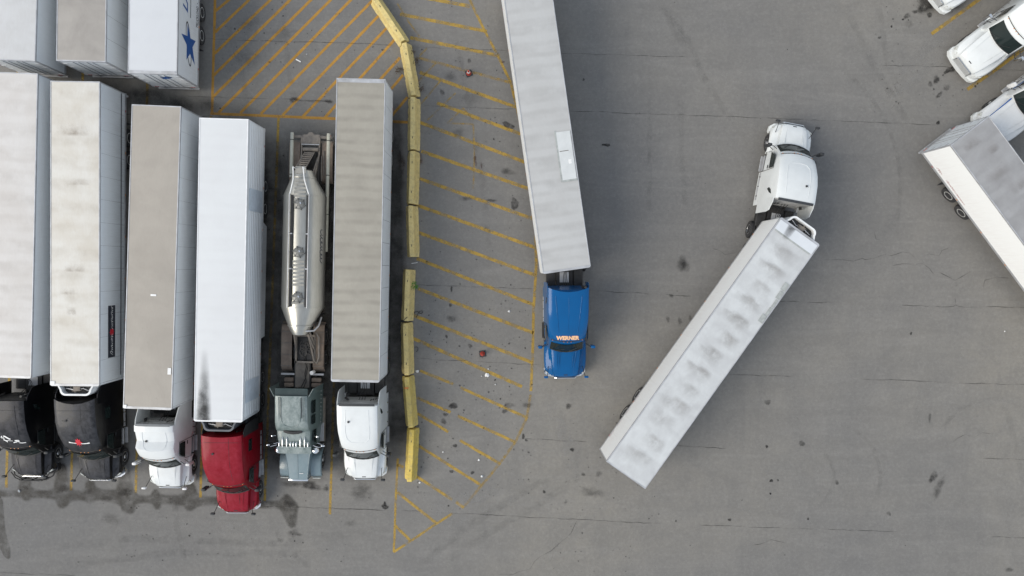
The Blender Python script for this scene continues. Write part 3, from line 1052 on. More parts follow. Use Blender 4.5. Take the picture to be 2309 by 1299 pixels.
def roof_patch(roof_parent, x0, x1, y0, y1, mat, th=0.006, name='roof_patch'):
    b = new()
    box(b, x0, x1, y0, y1, TH + 0.018, TH + 0.018 + th)
    return obj(name, b, mat, roof_parent)


WHITE_SIDE = sidemat('white_side_panels', (0.80, 0.82, 0.83, 1), amt=0.16)
GREY_SIDE = sidemat('silver_side_panels', (0.72, 0.755, 0.78, 1), amt=0.18)
CREAM_SIDE = sidemat('clean_white_side', (0.87, 0.88, 0.87, 1), (0.50, 0.38, 0.35, 1), amt=0.11)

# upper row, backs towards us
tA, rA, _ = trailer('white trailer at the left edge above the row of tractors, tail towards the lower row', (77.6, 138), (-31, 134), (97, -543), (-12, -545),
                    roofmat('roof_a', (0.581, 0.590, 0.598, 1), (0.42, 0.40, 0.38, 1), 0.35, 0.5, 0.2), GREY_SIDE, 'panel', gap=0.002)
tB, rB, _ = trailer('trailer with dull beige grey roof between two white roofed trailers in the upper row', (238.5, 137), (126, 140), (246, -540), (136, -542),
                    roofmat('roof_b', (0.38, 0.355, 0.325, 1), (0.27, 0.25, 0.23, 1), 0.6, 0.6, 0.25), GREY_SIDE, 'panel', gap=0.014)
tC, rC, _ = trailer('white trailer with blue star and blue lettering on its side in the upper row', (398.5, 168.5), (288.6, 165), (408, -510), (299, -514),
                    roofmat('roof_c', (0.598, 0.616, 0.638, 1), (0.55, 0.56, 0.58, 1), 0.4, 0.4, 0.08), WHITE_SIDE, 'smooth', gap=0.001, tandem=(3.07, 4.38), header=0.1)
# lower row, tractors at the bottom
tD, rD, _ = trailer('white roofed trailer at the far left coupled to the black tractor with horse emblem', (-25, 162), (83.8, 165), (-40, 843), (69.3, 846),
                    roofmat('roof_d', (0.634, 0.616, 0.598, 1), (0.48, 0.44, 0.40, 1), 0.45, 0.45, 0.3, bow_shade=0.2), GREY_SIDE, 'panel', gap=0.002)
tE, rE, _ = trailer('yellowed white trailer with black side sign, behind the black tractor with red emblem', (115, 182), (223, 184), (115, 863), (222, 864),
                    roofmat('roof_e', (0.665, 0.648, 0.605, 1), (0.47, 0.41, 0.32, 1), 0.4, 0.55, 0.3, 0.15, (0.3, 0.22, 0.15, 1), bow_shade=0.12), GREY_SIDE, 'band', reefer=simple('reefer_white', (0.75, 0.76, 0.76, 1), 0.35), gap=0.008)
tF, rF, _ = trailer('trailer with tan beige roof coupled to the white tractor in the lower row', (298, 236), (407, 239), (279, 915.5), (386, 919.5),
                    roofmat('roof_f', (0.385, 0.352, 0.308, 1), (0.285, 0.258, 0.225, 1), 0.55, 0.4, 0.1, 0.3, (0.16, 0.14, 0.12, 1)), GREY_SIDE, 'panel', gap=0.008)
tG, rG, _ = trailer('clean white ribbed trailer with soot streak on roof coupled to the red tractor', (449.5, 266), (560, 268), (438, 943.5), (546, 948),
                    roofmat('roof_g', (0.651, 0.669, 0.678, 1), (0.60, 0.60, 0.61, 1), 0.4, 0.35, 0.08, bow_shade=0.1), WHITE_SIDE, 'rib', reefer=simple('reefer_dark', (0.10, 0.11, 0.125, 1), 0.4), skirt=True, tandem=(3.2, 4.5), gap=0.002, rail_m=simple('white_rail', (0.75, 0.76, 0.77, 1), 0.4))
tH, rH, _ = trailer('trailer with wavy grey beige roof beside the yellow barriers', (759, 176), (869, 178.5), (746.5, 857), (855.5, 860.5),
                    roofmat('roof_h', (0.360, 0.338, 0.288, 1), (0.27, 0.250, 0.212, 1), 0.55, 0.5, 0.2, rough=0.45, bow_shade=0.5), WHITE_SIDE, 'panel', gap=0.016, tandem=(2.45, 3.8), ripple=0.02, header=0.16)
# out on the open yard
tI, rI, _ = trailer('long white trailer with repaired roof patch coupled to the blue tractor', (1127.2, -62), (1237, -78), (1222, 613), (1333.5, 597.5),
                    roofmat('roof_i', (0.484, 0.488, 0.484, 1), (0.40, 0.395, 0.385, 1), 0.45, 0.45, 0.3, bow_shade=0.3), WHITE_SIDE, 'panel', gap=0.004, ripple=0.009, group=None)
tJ, rJ, _ = trailer('white refrigerated trailer with dirty blotched roof turning across the open yard', (1367, 1040.5), (1455, 1103), (1762, 490), (1850, 548),
                    roofmat('roof_j', (0.60, 0.62, 0.625, 1), (0.42, 0.425, 0.43, 1), 0.6, 0.8, 0.06, 0.15, patches=0.25, bow_shade=0.12), CREAM_SIDE, 'smooth', reefer=simple('reefer_white', (0.75, 0.76, 0.76, 1), 0.35), gap=0.001, tandem=(2.56, 3.82), group=None)
_K = Vector((169, 228.5)).normalized() * 681
tK, rK, _ = trailer('trailer with stained grey roof and bright white side at the right edge', (2233, 259.5), (2140.5, 328.5), (2233 + _K.x, 259.5 + _K.y), (2140.5 + _K.x, 328.5 + _K.y),
                    roofmat('roof_k', (0.344, 0.344, 0.348, 1), (0.27, 0.265, 0.265, 1), 0.7, 0.7, 0.3, 0.75, (0.12, 0.11, 0.105, 1), bow_shade=0.3), CREAM_SIDE, 'smooth', gap=0.001, tandem=(3.06, 4.32), group=None, rear_m=GREY_SIDE)


def film(name, parent, x0, x1, y0, y1, z, mat, strength=1.0, taper=1.0):
    """soft-edged film lying on a roof"""
    b = new()
    vals = []
    nx, ny = 10, 6
    rows = []
    for i in range(nx + 1):
        u = i / nx
        row = []
        for j in range(ny + 1):
            v = j / ny
            ww = 1 - (1 - taper) * (1 - u)
            yc = (y0 + y1) / 2
            row.append(b.verts.new((x0 + (x1 - x0) * u, yc + (y1 - y0) * (v - .5) * ww, z)))
            vals.append(strength * math.sin(math.pi * v) * min(1.0, 1.3 * u) * (1.0 if taper < 1 else min(1.0, (1 - u) * 5)))
        rows.append(row)
    for i in range(nx):
        for j in range(ny):
            b.faces.new((rows[i][j], rows[i + 1][j], rows[i + 1][j + 1], rows[i][j + 1]))
    me = to_mesh(b, name)
    set_attr(me, vals)
    return obj(name, me, mat, parent)


M_SOOT = decal('soot_film', (0.035, 0.034, 0.033, 1), 0.88, 0.10, 0.62, 2.0, 0.8, 6)
M_RUSTR = decal('rusty_roof_film', (0.22, 0.15, 0.09, 1), 0.6, 0.35, 0.65, 2.0, 0.8, 6)
M_GREYR = decal('grey_roof_film', (0.24, 0.24, 0.245, 1), 0.7, 0.3, 0.6, 2.5, 0.8, 6)
# local frame: x forward from the tail, y to the vehicle's left (image right for the lower row is +y)
film('soot_stain', tG, 12.2, 16.08, -1.24, -0.30, TH + 0.022, M_SOOT, 0.75, 0.4)
film('soot_stain', tG, 14.0, 16.08, -1.24, -0.42, TH + 0.024, M_SOOT, 0.65, 0.6)
film('soot_stain', tJ, 15.2, 16.05, 0.2, 0.75, TH + 0.026, M_SOOT, 0.9, 0.7)
for (x0, x1, y0, y1, s) in ((11.9, 12.4, -0.45, 0.1, 1.0), (2.2, 2.9, -1.0, 0.9, .7), (5.1, 5.5, -0.7, 0.9, .5), (9.6, 10.1, -0.6, 0.6, .6), (10.9, 11.3, -0.8, 0.2, .6)):
    film('rust_stain', tE, x0, x1, y0, y1, TH + 0.022, M_RUSTR, s)
M_BROWNR = decal('brown_grey_roof_film', (0.34, 0.318, 0.30, 1), 0.5, 0.30, 0.56, 2.0, 0.8, 6)
for i, st in enumerate((.6, .75, .35, .7, .6, .85, .8, 1.0, .8, .75, .6, .7, .45)):
    x = 0.75 + i * 1.12
    x += random.uniform(-.12, .12)
    film('dirt_stain', tJ, x, x + random.uniform(.8, 1.05), -.8 + random.uniform(-.15, .15), .5 + random.uniform(-.2, .3), TH + 0.024, M_BROWNR, st)
    if i % 3 != 1:
        film('dirt_stain', tJ, x + random.uniform(-.2, .3), x + .75, random.uniform(-.1, .2), 1.0, TH + 0.026, M_BROWNR, st * .7)
for (x0, x1, y0, y1, st) in ((.3, .9, -.9, .2, .8), (1.3, 1.8, .1, .8, .8), (2.2, 3.1, -.9, .6, .5), (3.6, 4.3, -.2, 1.0, .7), (5.2, 5.8, -.8, .9, .5), (6.6, 7.2, -.6, .6, .6), (8.0, 8.8, -.9, .2, .5)):
    film('dirt_stain', tK, x0, x1, y0, y1, TH + 0.024, M_BROWNR, st)
# riveted roof repairs, curb stickers, rub marks
M_PATCH = simple('pale_patch', (0.58, 0.60, 0.60, 1), 0.5, 0, 0.08, 2)
M_SEAL = simple('grey_sealant', (0.36, 0.38, 0.37, 1), 0.8, 0, 0.2, 5)
roof_patch(tI, 8.78, 11.35, 0.45, 1.2, M_PATCH, 0.008)
roof_patch(tI, 8.70, 11.45, 0.36, 0.45, M_SEAL)
roof_patch(tI, 11.35, 11.46, 0.45, 1.22, M_SEAL, 0.005)
roof_patch(tI, 9.8, 9.83, 0.5, 0.98, simple('scrape_dark', (0.10, 0.085, 0.07, 1), 0.8), 0.016, 'scrape')
roof_patch(tI, 10.3, 10.52, 0.9, 1.06, M_WHITE, 0.014, 'sticker')
roof_patch(tJ, 15.37, 15.46, -1.12, 1.15, M_SEAL)
roof_patch(tJ, 15.46, 16.03, -1.22, 1.22, simple('pale_roof_sheet', (0.63, 0.66, 0.69, 1), 0.5, 0, 0.05, 1.5), 0.004)
for i in range(5):
    x = 10.9 + i * 0.52
    roof_patch(tJ, x, x + 0.47, -1.22, -1.22 + random.uniform(0.12, 0.3), M_SEAL, 0.005)
roof_patch(tF, 10.0, 10.1, 0.0, 0.3, M_WHITE, 0.01, 'sticker')
roof_patch(tF, 13.9, 14.25, 1.02, 1.2, M_WHITE, 0.01, 'sticker')
b = new()
box(b, 15.95, 16.13, -1.28, -1.1, TH + 0.02, TH + 0.035)
obj('corner_patch', b, M_WHITE, tF)
for tt, yy in ((tE, -1.16),):
    b = new()
    box(b, 15.9, 16.1, -1.29, -1.05, TH + 0.016, TH + 0.03)
    obj('corner_patch', b, M_WHITE, tt)


# ---- writing and emblems on trailer sides -------------------------------------------------
def on_side(t, name, me, mat, x, z, sx=1.0, sz=1.0, side=1, proud=0.006):
    """flat print on the side wall; side +1 = vehicle's left (+y)"""
    me = me.copy()
    hw = TW / 2
    for v in me.vertices:
        u, q = v.co.x * sx, v.co.y * sz
        v.co = (x + (-u if side > 0 else u), side * (hw + proud), z + q)
    return obj(name, me, mat, t)


def flat(polys):
    b = new()
    for p in polys:
        f = b.faces.new([b.verts.new((x, y, 0)) for x, y in p])
        bmesh.ops.triangulate(b, faces=[f])
    return to_mesh(b, 'print')


def ribbon2d(pts, w_, closed=False):
    b = new()
    pts = [Vector((p[0], p[1], 0)) for p in pts]
    n = len(pts)
    prev = None
    first = None
    for i, p in enumerate(pts):
        a = pts[(i - 1) % n] if (closed or i) else pts[0]
        c = pts[(i + 1) % n] if (closed or i < n - 1) else pts[-1]
        d = (c - a).normalized()
        nn = Vector((-d.y, d.x, 0)) * (w_[i] if isinstance(w_, (list, tuple)) else w_) / 2
        row = (b.verts.new(p + nn), b.verts.new(p - nn))
        if prev:
            b.faces.new((prev[0], prev[1], row[1], row[0]))
        prev = row
        first = first or row
    if closed:
        b.faces.new((prev[0], prev[1], first[1], first[0]))
    return to_mesh(b, 'print')


# trailer C faces its right side (-y) to the camera: text runs from tail to nose
star = [(3.05, 2.8), (2.4, 2.35), (2.45, 1.62), (2.0, 2.05), (1.1, 1.68), (1.55, 2.4), (1.1, 2.87), (1.9, 2.87), (2.3, 3.62), (2.4, 2.8)]
star = [(x - 2.1, z - 2.6) for x, z in star]
on_side(tC, 'star_emblem', flat([star]), M_BLUEP, 2.1, 2.6, 1, 1, -1)
ell = [(1.12 * math.cos(a) - 0.08, 0.30 * math.sin(a) + 0.24 * math.cos(a)) for a in [2 * math.pi * i / 40 for i in range(40)]]
on_side(tC, 'swoosh', ribbon2d(ell, [0.03 + 0.06 * abs(math.cos(2 * math.pi * i / 40)) for i in range(40)], True), M_BLACKP, 2.1, 2.6, 1.0, 1.0, -1, 0.004)
on_side(tC, 'lettering', text_mesh('LANDSTAR', 0.9, 0.3, 0.02), M_BLUEP, 3.62 + 2.25, 3.08, 1, 1, -1)
b = new()
box(b, 3.5, 8.6, -TW / 2 - 0.006, -TW / 2 - 0.003, 2.36, 2.43)
obj('stripe', b, M_BLACKP, tC)
on_side(tC, 'lettering', text_mesh('TRUCKLOAD  \u2022', 0.40, 0.0, 0.006), M_BLACKP, 3.25 + 0.68, 1.42, 0.50, 1.0, -1)
# small star on a rear door of trailer C
me = flat([[(y * 0.42, x * 0.36) for x, y in star]])
for v in me.vertices:
    v.co = (-0.022, -0.45 - v.co.x * 0.8, 3.35 + v.co.y)
obj('star_emblem', me, M_BLUEP, tC)

# trailer E: black sign with white script and a red leaf-like emblem on the left side (+y)
b = new()
box(b, 11.9, 14.75, TW / 2 + 0.001, TW / 2 + 0.007, 2.35, 3.15)
sg = obj('sign', b, M_BLACKP, tE)


def scribble(n, pitch, h, seed):
    rnd = random.Random(seed)
    p = []
    for i in range(n):
        hh = h * rnd.choice((.55, .6, .7, 1.0, 1.5 if i % 3 == 0 else .6))
        lp = rnd.choice((.1, .3, .42)) * pitch
        for q in range(7):
            a = 2 * math.pi * q / 7
            p.append((i * pitch + pitch * q / 7 - lp * math.sin(a) + .35 * hh * (.5 - .5 * math.cos(a)), hh * (.5 - .5 * math.cos(a))))
    return p


on_side(tE, 'script', ribbon2d(scribble(10, 0.125, 0.2, 3), 0.032), M_WHITE, 13.18, 2.62, 1, 1, 1, 0.010)
on_side(tE, 'script', ribbon2d(scribble(9, 0.12, 0.2, 5), 0.032), M_WHITE, 14.6, 2.62, 1, 1, 1, 0.010)
leaf = [(0, .28), (.06, .16), (.18, .2), (.15, .06), (.28, 0), (.14, -.08), (.17, -.2), (.03, -.14), (0, -.3), (-.03, -.14), (-.17, -.2), (-.14, -.08), (-.28, 0), (-.15, .06), (-.18, .2), (-.06, .16)]
on_side(tE, 'emblem', flat([[(x * .9, y * 1.1) for x, y in leaf]]), M_REDP, 13.36, 2.72, 1, 1, 1, 0.009)

# trailer K: faded red script low on the right side (-y)
for k, x in enumerate((1.15, 2.05, 2.95)):
    on_side(tK, 'script', ribbon2d(scribble(6 if k else 3, 0.13, 0.17, 11 + k), 0.03), M_REDSCRIPT, x, 1.45, 1, 1, -1, 0.005)
# trailer J: small red marks low on the side facing the camera (+y), near the tail
for k, x in enumerate((0.9, 1.7, 2.5, 3.4)):
    on_side(tJ, 'script', ribbon2d(scribble(4, 0.12, 0.10, 21 + k), 0.022), M_REDSCRIPT, x + 0.5, 1.36, 1, 1, 1, 0.005)
# pale bands on trailer G's near side
for x0 in (3.6, 14.0):
    b = new()
    box(b, x0, x0 + 1.2, TW / 2 + 0.0265, TW / 2 + 0.029, 1.42, 3.75)
    obj('pale_panel', b, simple('pale_blue_panel', (0.66, 0.73, 0.80, 1), 0.4), tG)


# ------------------------------------------------------------------ truck tractors
def lerp(a, c, t):
    return a + (c - a) * t


def half_to_full(half):
    return half[::-1] + [(-y, z) for y, z in half[1:]] if half[0][0] == 0 else None


def side_patch(b, poly, s, yb, yt, zb, zt, off=0.004, th=0.012):
    """plate on the leaning cab side; poly is (x, z)"""
    def P(x, z, o):
        y = yb + (yt - yb) * (z - zb) / (zt - zb)
        return Vector((x, s * (y + o), z))
    loft(b, [[P(x, z, off - th) for x, z in poly], [P(x, z, off) for x, z in poly]])


class Aero:
    """long-nose sleeper tractor with a sloped roof fairing; nose at x = 0, ground z = 0"""

    def __init__(self, label, nose, heading, body, hl=1.3, roofback=-4.7, scallop=0.0, ext=0.7, kingx=-6.85, ztop=3.95, wt=1.12, rim=None, trim=None, group='truck tractors in the yard', steer=0.0,
                 glass=None, low_roof=False, mirror_m=None, seams=(), hoodmirror=True, bumper_m=None, grille_m=None, fairing=True, step_m=None, lower_m=None, sleeper_win='leaf', guard=False, stack=None, raised=True, roofpart=None, ext_m=None):
        self.body = body
        rim = rim or M_RIMA
        mirror_m = mirror_m or M_DARKPL
        bumper_m = bumper_m or body
        lower_m = lower_m or body
        t = self.t = thing('truck_tractor', label, 'truck', (nose.x, nose.y, 0), heading, group)
        k = -(hl - 1.3)
        rb = roofback
        zt = ztop
        if low_roof:
            S = [(-1.30 + k, 1.84, .98, 1.12, .22), (-1.72 + k, 2.60, .98, 1.16, .25), (-2.02 + k, 2.80, 1.0, 1.17, .25), (-2.3 + k, 2.86, 1.04, 1.18, .2), (-2.85 + k, 2.95, 1.06, 1.19, .1), (rb, 3.0, 1.08, 1.2, scallop)]
        else:
            S = [(-1.30 + k, 1.84, .98, 1.12, .22), (-1.78 + k, 2.62, .98, 1.15, .25), (-1.82 + k, 2.69, .99, 1.16, .25), (-1.94 + k, 2.83, 1.0, 1.17, .25), (-1.97 + k, 2.96, 1.02, 1.17, .25), (-2.20 + k, 3.16, 1.04, 1.18, .23), (-2.55 + k, 3.38, 1.07, 1.19, .18), (-3.0 + k, zt - .32, wt - .02, 1.2, .10),
                 (-3.6 + k, zt - .12, wt, 1.2, .03 + scallop * .3), (rb + .35, zt - .02, wt, 1.2, scallop * .8), (rb, zt, wt, 1.2, scallop)]
        self.S = S
        self.zb = 1.0
        b = new()
        loft(b, [self.loop(*s) for s in S], False)
        cab = self.cab = obj('cab', b, body, t, 32)
        # windscreen
        b = new()
        rows = []
        x0, z0, x1, z1 = S[0][0], S[0][1], S[1][0], S[1][1]
        for i in range(6):
            u = 0.05 + 0.90 * i / 5
            row = []
            for j in range(15):
                v = -1 + 2 * j / 14
                hw_ = lerp(0.93, 0.88, u)
                y = v * hw_
                cv = lerp(S[0][4], S[1][4], u)
                x = lerp(x0, x1, u) - cv * (y / 0.98) ** 2
                z = lerp(z0, z1, u) - 0.045 * (y / 0.98) ** 2
                row.append(b.verts.new((x + 0.030, y, z + 0.022)))
            rows.append(row)
        for i in range(5):
            for j in range(14):
                b.faces.new((rows[i][j], rows[i][j + 1], rows[i + 1][j + 1], rows[i + 1][j]))
        ws = obj('windscreen', b, glass or M_GLASS, t, 60)
        b = new()
        tube(b, [(lerp(x0, x1, .04) - .23 * (y / .98) ** 2 + .045, y, lerp(z0, z1, .04) - .045 * (y / .98) ** 2 + .02) for y in (-.92, -.6, -.3, 0, .3, .6, .92)], 0.03, 6)
        obj('cowl_seal', b, M_BLACK, t)
        for y0 in (-.62, .1):
            b = new()
            tube(b, [(x0 + .03 - .2 * y0 ** 2, y0, z0 + .04), (lerp(x0, x1, .4) + .05 - .2 * (y0 + .5) ** 2, y0 + .5, lerp(z0, z1, .4) + .03)], 0.012, 5)
            obj('wiper', b, M_BLACK, t)
        # sun visor lip / marker lights
        if not low_roof:
            for y in (-.82, -.2, 0, .2, .82):
                b = new()
                xx = S[3][0] + .03 - S[3][4] * (y / 1.17) ** 2
                obox(b, (xx, y, S[3][1] - .04 * y * y - .005), (.05, .04, .03))
                obj('marker_light', b, M_AMBER, t)
            b = new()
            tube(b, [(S[3][0] + .005 - S[3][4] * (y / 1.17) ** 2, y, S[3][1] + .012 - .045 * (y / .98) ** 2) for y in (-.92, -.7, -.45, -.2, 0, .2, .45, .7, .92)], .022, 6)
            obj('visor_gap', b, M_BLACK, t)
        # hood with swelling fenders
        zf = 1.20
        H = [(0.0, .60, 1.16, .74, .86, .55), (-.03, .64, 1.30, .90, 1.0, .52), (-.10, .67, 1.42, 1.02, 1.08, .55), (-.30, .71, 1.53, 1.13, 1.15, .62), (-.55, .74, 1.60, 1.18, zf, .95), (-.85, .77, 1.67, 1.20, zf + .03, 1.08),
             (-1.2, .80, 1.74, 1.20, zf + .03, 1.09), (-1.48 + k, .83, 1.80, 1.19, zf, .98), (-1.62 + k, .86, 1.85, 1.17, zf - .02, .7)]
        lp = []
        for (x, wh, z_, fw, fz, zb) in H:
            half = [(0, z_), (wh * .55, z_ - .008), (wh - .05, z_ - .03), (wh, z_ - .06), (wh + .05, z_ - .06 - (z_ - fz) * .55), (fw - .22, fz + .05), (fw - .07, fz), (fw, fz - .10), (fw + .01, zb)]
            full = [(-y, z) for y, z in half[::-1]] + half[1:]
            cvv = 0.10 if x > -.2 else 0.10 + 0.10 * (-x / 1.4)
            lp.append([Vector((x - cvv * (y / 1.2) ** 2, y, z)) for y, z in full])
        b = new()
        loft(b, lp, False, True, True)
        hood = self.hood = obj('hood', b, body, t, 30)
        # grille, bumper, headlights
        b = new()
        box(b, -.02, .035, -.56, .56, .62, 1.13)
        gr = obj('grille', b, grille_m or M_DARKPL, t)
        for q in range(7):
            b = new()
            box(b, .035, .05, -.53, .53, .66 + q * .066, .68 + q * .066)
            obj('slat', b, M_CHROME if grille_m is None else grille_m, gr)
        b = new()
        fr = [(.02, .66), (.05, .62), (.06, 1.12), (.03, 1.19)]
        tube(b, [(.03, -.6, .62), (.045, -.6, 1.14), (.05, -.5, 1.19), (.05, .5, 1.19), (.045, .6, 1.14), (.03, .6, .62)], 0.028, 6)
        obj('grille_surround', b, M_CHROME, gr)
        b = new()
        ptsb = [(-.42, -1.2), (-.16, -1.16), (.0, -.95), (.07, -.5), (.09, 0), (.07, .5), (.0, .95), (-.16, 1.16), (-.42, 1.2)]
        inner = [(x - .14, y * .95) for x, y in ptsb]
        prism(b, ptsb + inner[::-1], .32, .60)
        obj('bumper', b, bumper_m, t, 40)
        for s in (-1, 1):
            b = new()
            loft(b, [[Vector((-.115, s * .80, .88)), Vector((-.115, s * .80, 1.05)), Vector((-.20, s * 1.02, 1.08)), Vector((-.22, s * 1.02, .84))],
                     [Vector((-.05, s * .80, .86)), Vector((-.06, s * .80, 1.05)), Vector((-.27, s * 1.12, 1.10)), Vector((-.26, s * 1.12, .84))],
                     [Vector((-.10, s * .82, 1.09)), Vector((-.12, s * .82, 1.10)), Vector((-.36, s * 1.135, 1.14)), Vector((-.38, s * 1.13, 1.12))]])
            obj('headlight', b, M_LENS, t)
            # arms and mirrors
            b = new()
            xa = -1.75 + k
            tube(b, [(xa, s * 1.06, 2.35), (xa + .12, s * 1.28, 2.36), (xa + .16, s * 1.40, 2.30), (xa + .16, s * 1.40, 1.9), (xa + .12, s * 1.28, 1.84), (xa, s * 1.10, 1.85)], .021, 6)
            mr = obj('mirror', b, M_BLACK, t)
            b = new()
            rbox(b, xa + .08, xa + .24, min(s * 1.36, s * 1.60), max(s * 1.36, s * 1.60), 1.75, 2.45, .05, 2)
            obj('mirror_head', b, mirror_m, mr, 40)
            if hoodmirror:
                b = new()
                tube(b, [(-.62, s * .98, 1.25), (-.35, s * 1.02, 1.62), (-.12, s * 1.08, 1.86)], .018, 6)
                hm = obj('hood_mirror', b, M_BLACK, t)
                b = new()
                rbox(b, -.16, -.04, min(s * 1.02, s * 1.26), max(s * 1.02, s * 1.26), 1.78, 1.98, .04, 2)
                obj('mirror_head', b, mirror_m, hm, 40)
            # glazing and doors on the side
            yb, yt_, zb_, ztp = 1.195, (wt if not low_roof else 1.06), 1.0, (zt - .25 if not low_roof else 2.8)
            self.sp = (yb, yt_, zb_, ztp)
            b = new()
            side_patch(b, [(-1.92 + k, 1.95), (-2.12 + k, 2.52), (-2.20 + k, 2.58), (-2.78 + k, 2.58), (-2.82 + k, 2.5), (-2.82 + k, 1.95)], s, yb, yt_ + .012, zb_, ztp, .014, .03)
            obj('side_window', b, M_GLASS, t)
            b = new()
            dp = [(-1.80 + k, 1.05), (-1.86 + k, 1.85), (-2.14 + k, 2.66), (-2.88 + k, 2.66), (-2.90 + k, 1.05)]
            for (xa_, za_), (xb_, zb2) in zip(dp, dp[1:] + dp[:1]):
                pa = Vector((xa_, s * (lerp(yb, yt_, (za_ - zb_) / (ztp - zb_)) + .008), za_))
                pb = Vector((xb_, s * (lerp(yb, yt_, (zb2 - zb_) / (ztp - zb_)) + .008), zb2))
                tube(b, [pa, pb], .012, 5)
            dr = obj('door_seam', b, M_BLACK, t)
            b = new()
            obox(b, (-2.72 + k, s * 1.20, 1.72), (.2, .03, .05))
            obj('door_handle', b, M_DARKPL, t)
            if sleeper_win and rb < -4.2:
                b = new()
                if sleeper_win == 'leaf':
                    pl = [(rb + .62, 2.35), (rb + .38, 2.75), (rb + .28, 3.1), (rb + .55, 2.9), (rb + .68, 2.6)]
                else:
                    pl = [(rb + .35, 2.3), (rb + .35, 2.8), (rb + 1.0, 2.8), (rb + 1.0, 2.3)]
                side_patch(b, pl, s, yb, yt_ + .012, zb_, ztp, .014, .03)
                obj('sleeper_window', b, M_GLASS, t)
            # steps, tank, chassis fairing
            for (ya, yc, za, zc) in ((1.04, 1.21, .78, .84), (1.08, 1.28, .40, .46)):
                b = new()
                rbox(b, -2.85 + k, -1.95 + k, min(s * ya, s * yc), max(s * ya, s * yc), za, zc, .012, 1)
                for q in range(5):
                    xx = -2.75 + k + q * .18
                    box(b, xx, xx + .03, min(s * (ya + .03), s * (yc - .03)), max(s * (ya + .03), s * (yc - .03)), zc, zc + .012)
                obj('step', b, step_m or M_ALU, t)
            b = new()
            xt0, xt1 = -2.95 + k, max(rb + .1, -4.6)
            cyl(b, (xt0, s * .92, .66), (xt1, s * .92, .66), .31, n=20)
            ft = obj('fuel_tank', b, M_ALU, t, 40)
            for q in (0.15, 0.5, 0.85):
                b = new()
                cyl(b, (lerp(xt0, xt1, q) - .03, s * .92, .66), (lerp(xt0, xt1, q) + .03, s * .92, .66), .318, n=20)
                obj('strap', b, M_CHROME, ft, 40)
            if fairing:
                b = new()
                loft(b, [[Vector((-2.92 + k, s * 1.165, 1.02)), Vector((rb - .2, s * 1.165, 1.02)), Vector((rb - .2, s * 1.19, .42)), Vector((-2.92 + k, s * 1.19, .42))],
                         [Vector((-2.92 + k, s * 1.19, 1.02)), Vector((rb - .2, s * 1.19, 1.02)), Vector((rb - .2, s * 1.215, .42)), Vector((-2.92 + k, s * 1.215, .42))]])
                obj('chassis_fairing', b, lower_m, t)
            # cab extender
            if ext > 0:
                b = new()
                xr = rb - (scallop * .9)
                ztx = (zt if not low_roof else 3.0)
                pe = [(rb + .05, 1.15), (rb + .05, ztx - .3), (xr - ext * .25, ztx - .34), (xr - ext * .9, ztx - .75), (xr - ext, ztx - 1.2), (xr - ext, 1.15)]
                side_patch(b, pe, s, yb, yt_, zb_, ztp, .012, .035)
                obj('side_extender', b, ext_m or body, t)
        # roof details
        if trim:
            b = new()
            loft(b, [[Vector((rb + dx, y, (zt if not low_roof else 3.0) + dz - .04 * (y / wt) ** 2)) for y in (-wt * .86, -.5, 0, .5, wt * .86)] for dx, dz in ((.03, .008), (.03, .03), (-.10, .03), (-.10, -.05))], False, False, False)
            obj('roof_trim', b, trim, t)
        if raised and not low_roof:
            # raised centre panel pressed into the roof
            pts = []
            for (x, y) in ((rb + .25, .62), (-3.2 + k, .66), (-2.75 + k, .6), (-2.55 + k, .4), (-2.5 + k, 0)):
                pts.append((x, y))
            path = pts + [(x, -y) for x, y in pts[::-1][1:]]
            b = new()
            tube(b, [(x, y, self.top(x, y) + .004) for x, y in self.dense(path)], .016, 5)
            obj('roof_swage', b, body, t, 60)
        for (ya) in seams:
            b = new()
            tube(b, [(x, ya, self.top(x, ya) + .001) for x in [lerp(rb + .02, -2.35 + k, q / 8) for q in range(9)]], .008, 5)
            tube(b, [(x, ya * .7, self.hoodtop(x) + .002) for x in [lerp(-1.5 + k, -.15, q / 6) for q in range(7)]], .007, 5)
            obj('panel_seam', b, M_BLACK, t)
        if roofpart:
            b = new()
            x = rb + roofpart
            tube(b, [(x, y, self.top(x, y) + .001) for y in [-wt * .93 + wt * 1.86 * q / 12 for q in range(13)]], .009, 5)
            obj('panel_seam', b, M_BLACK, t)
        # hood emblem plate
        b = new()
        obox(b, (-.16, 0, 1.455), (.05, .2, .02), 0, 0, .45)
        obj('badge', b, M_DARKPL, t)
        for s in (-1, 1):
            b = new()
            tube(b, [(x, s * (.40 + .1 * (-x)), self.hoodtop(x) + .001) for x in (-.25, -.6, -1.0, -1.35 + k)], .012, 5)
            obj('hood_crease', b, body, t, 60)
        # behind the cab
        zt2 = zt if not low_roof else 3.0
        b = new()
        box(b, rb - .03, rb - .003, -1.04, 1.04, 1.1, zt2 - .25)
        for z in (1.6, 2.2, 2.8):
            box(b, rb - .05, rb - .03, -1.0, 1.0, z - .02, z + .02)
        obj('back_wall', b, simple('grey_back_panel', (0.42, 0.42, 0.41, 1), 0.6, 0, .15, 3, (0.16, 0.15, 0.14, 1), .5) if body.name.startswith('white') else M_BLACK, t)
        for s in (-1, 1):
            b = new()
            xr = rb - .04
            for q in range(4):
                obox(b, (xr - .12 - .0 * q, s * (.62 + .1 * q), 3.0 - .25 * q), (.05, .05, .34))
            obj('bracket', b, M_BLACK, t)
        b = new()
        for s in (-.16, .0, .16):
            pts = []
            for q in range(9):
                u = q / 8
                pts.append((lerp(rb - .05, kingx + .95, u), lerp(s, s * .3, u), lerp(2.3, 1.6, u) - .55 * math.sin(math.pi * u)))
            tube(b, pts, .018, 5)
        obj('air_line', b, M_BLACK, t)
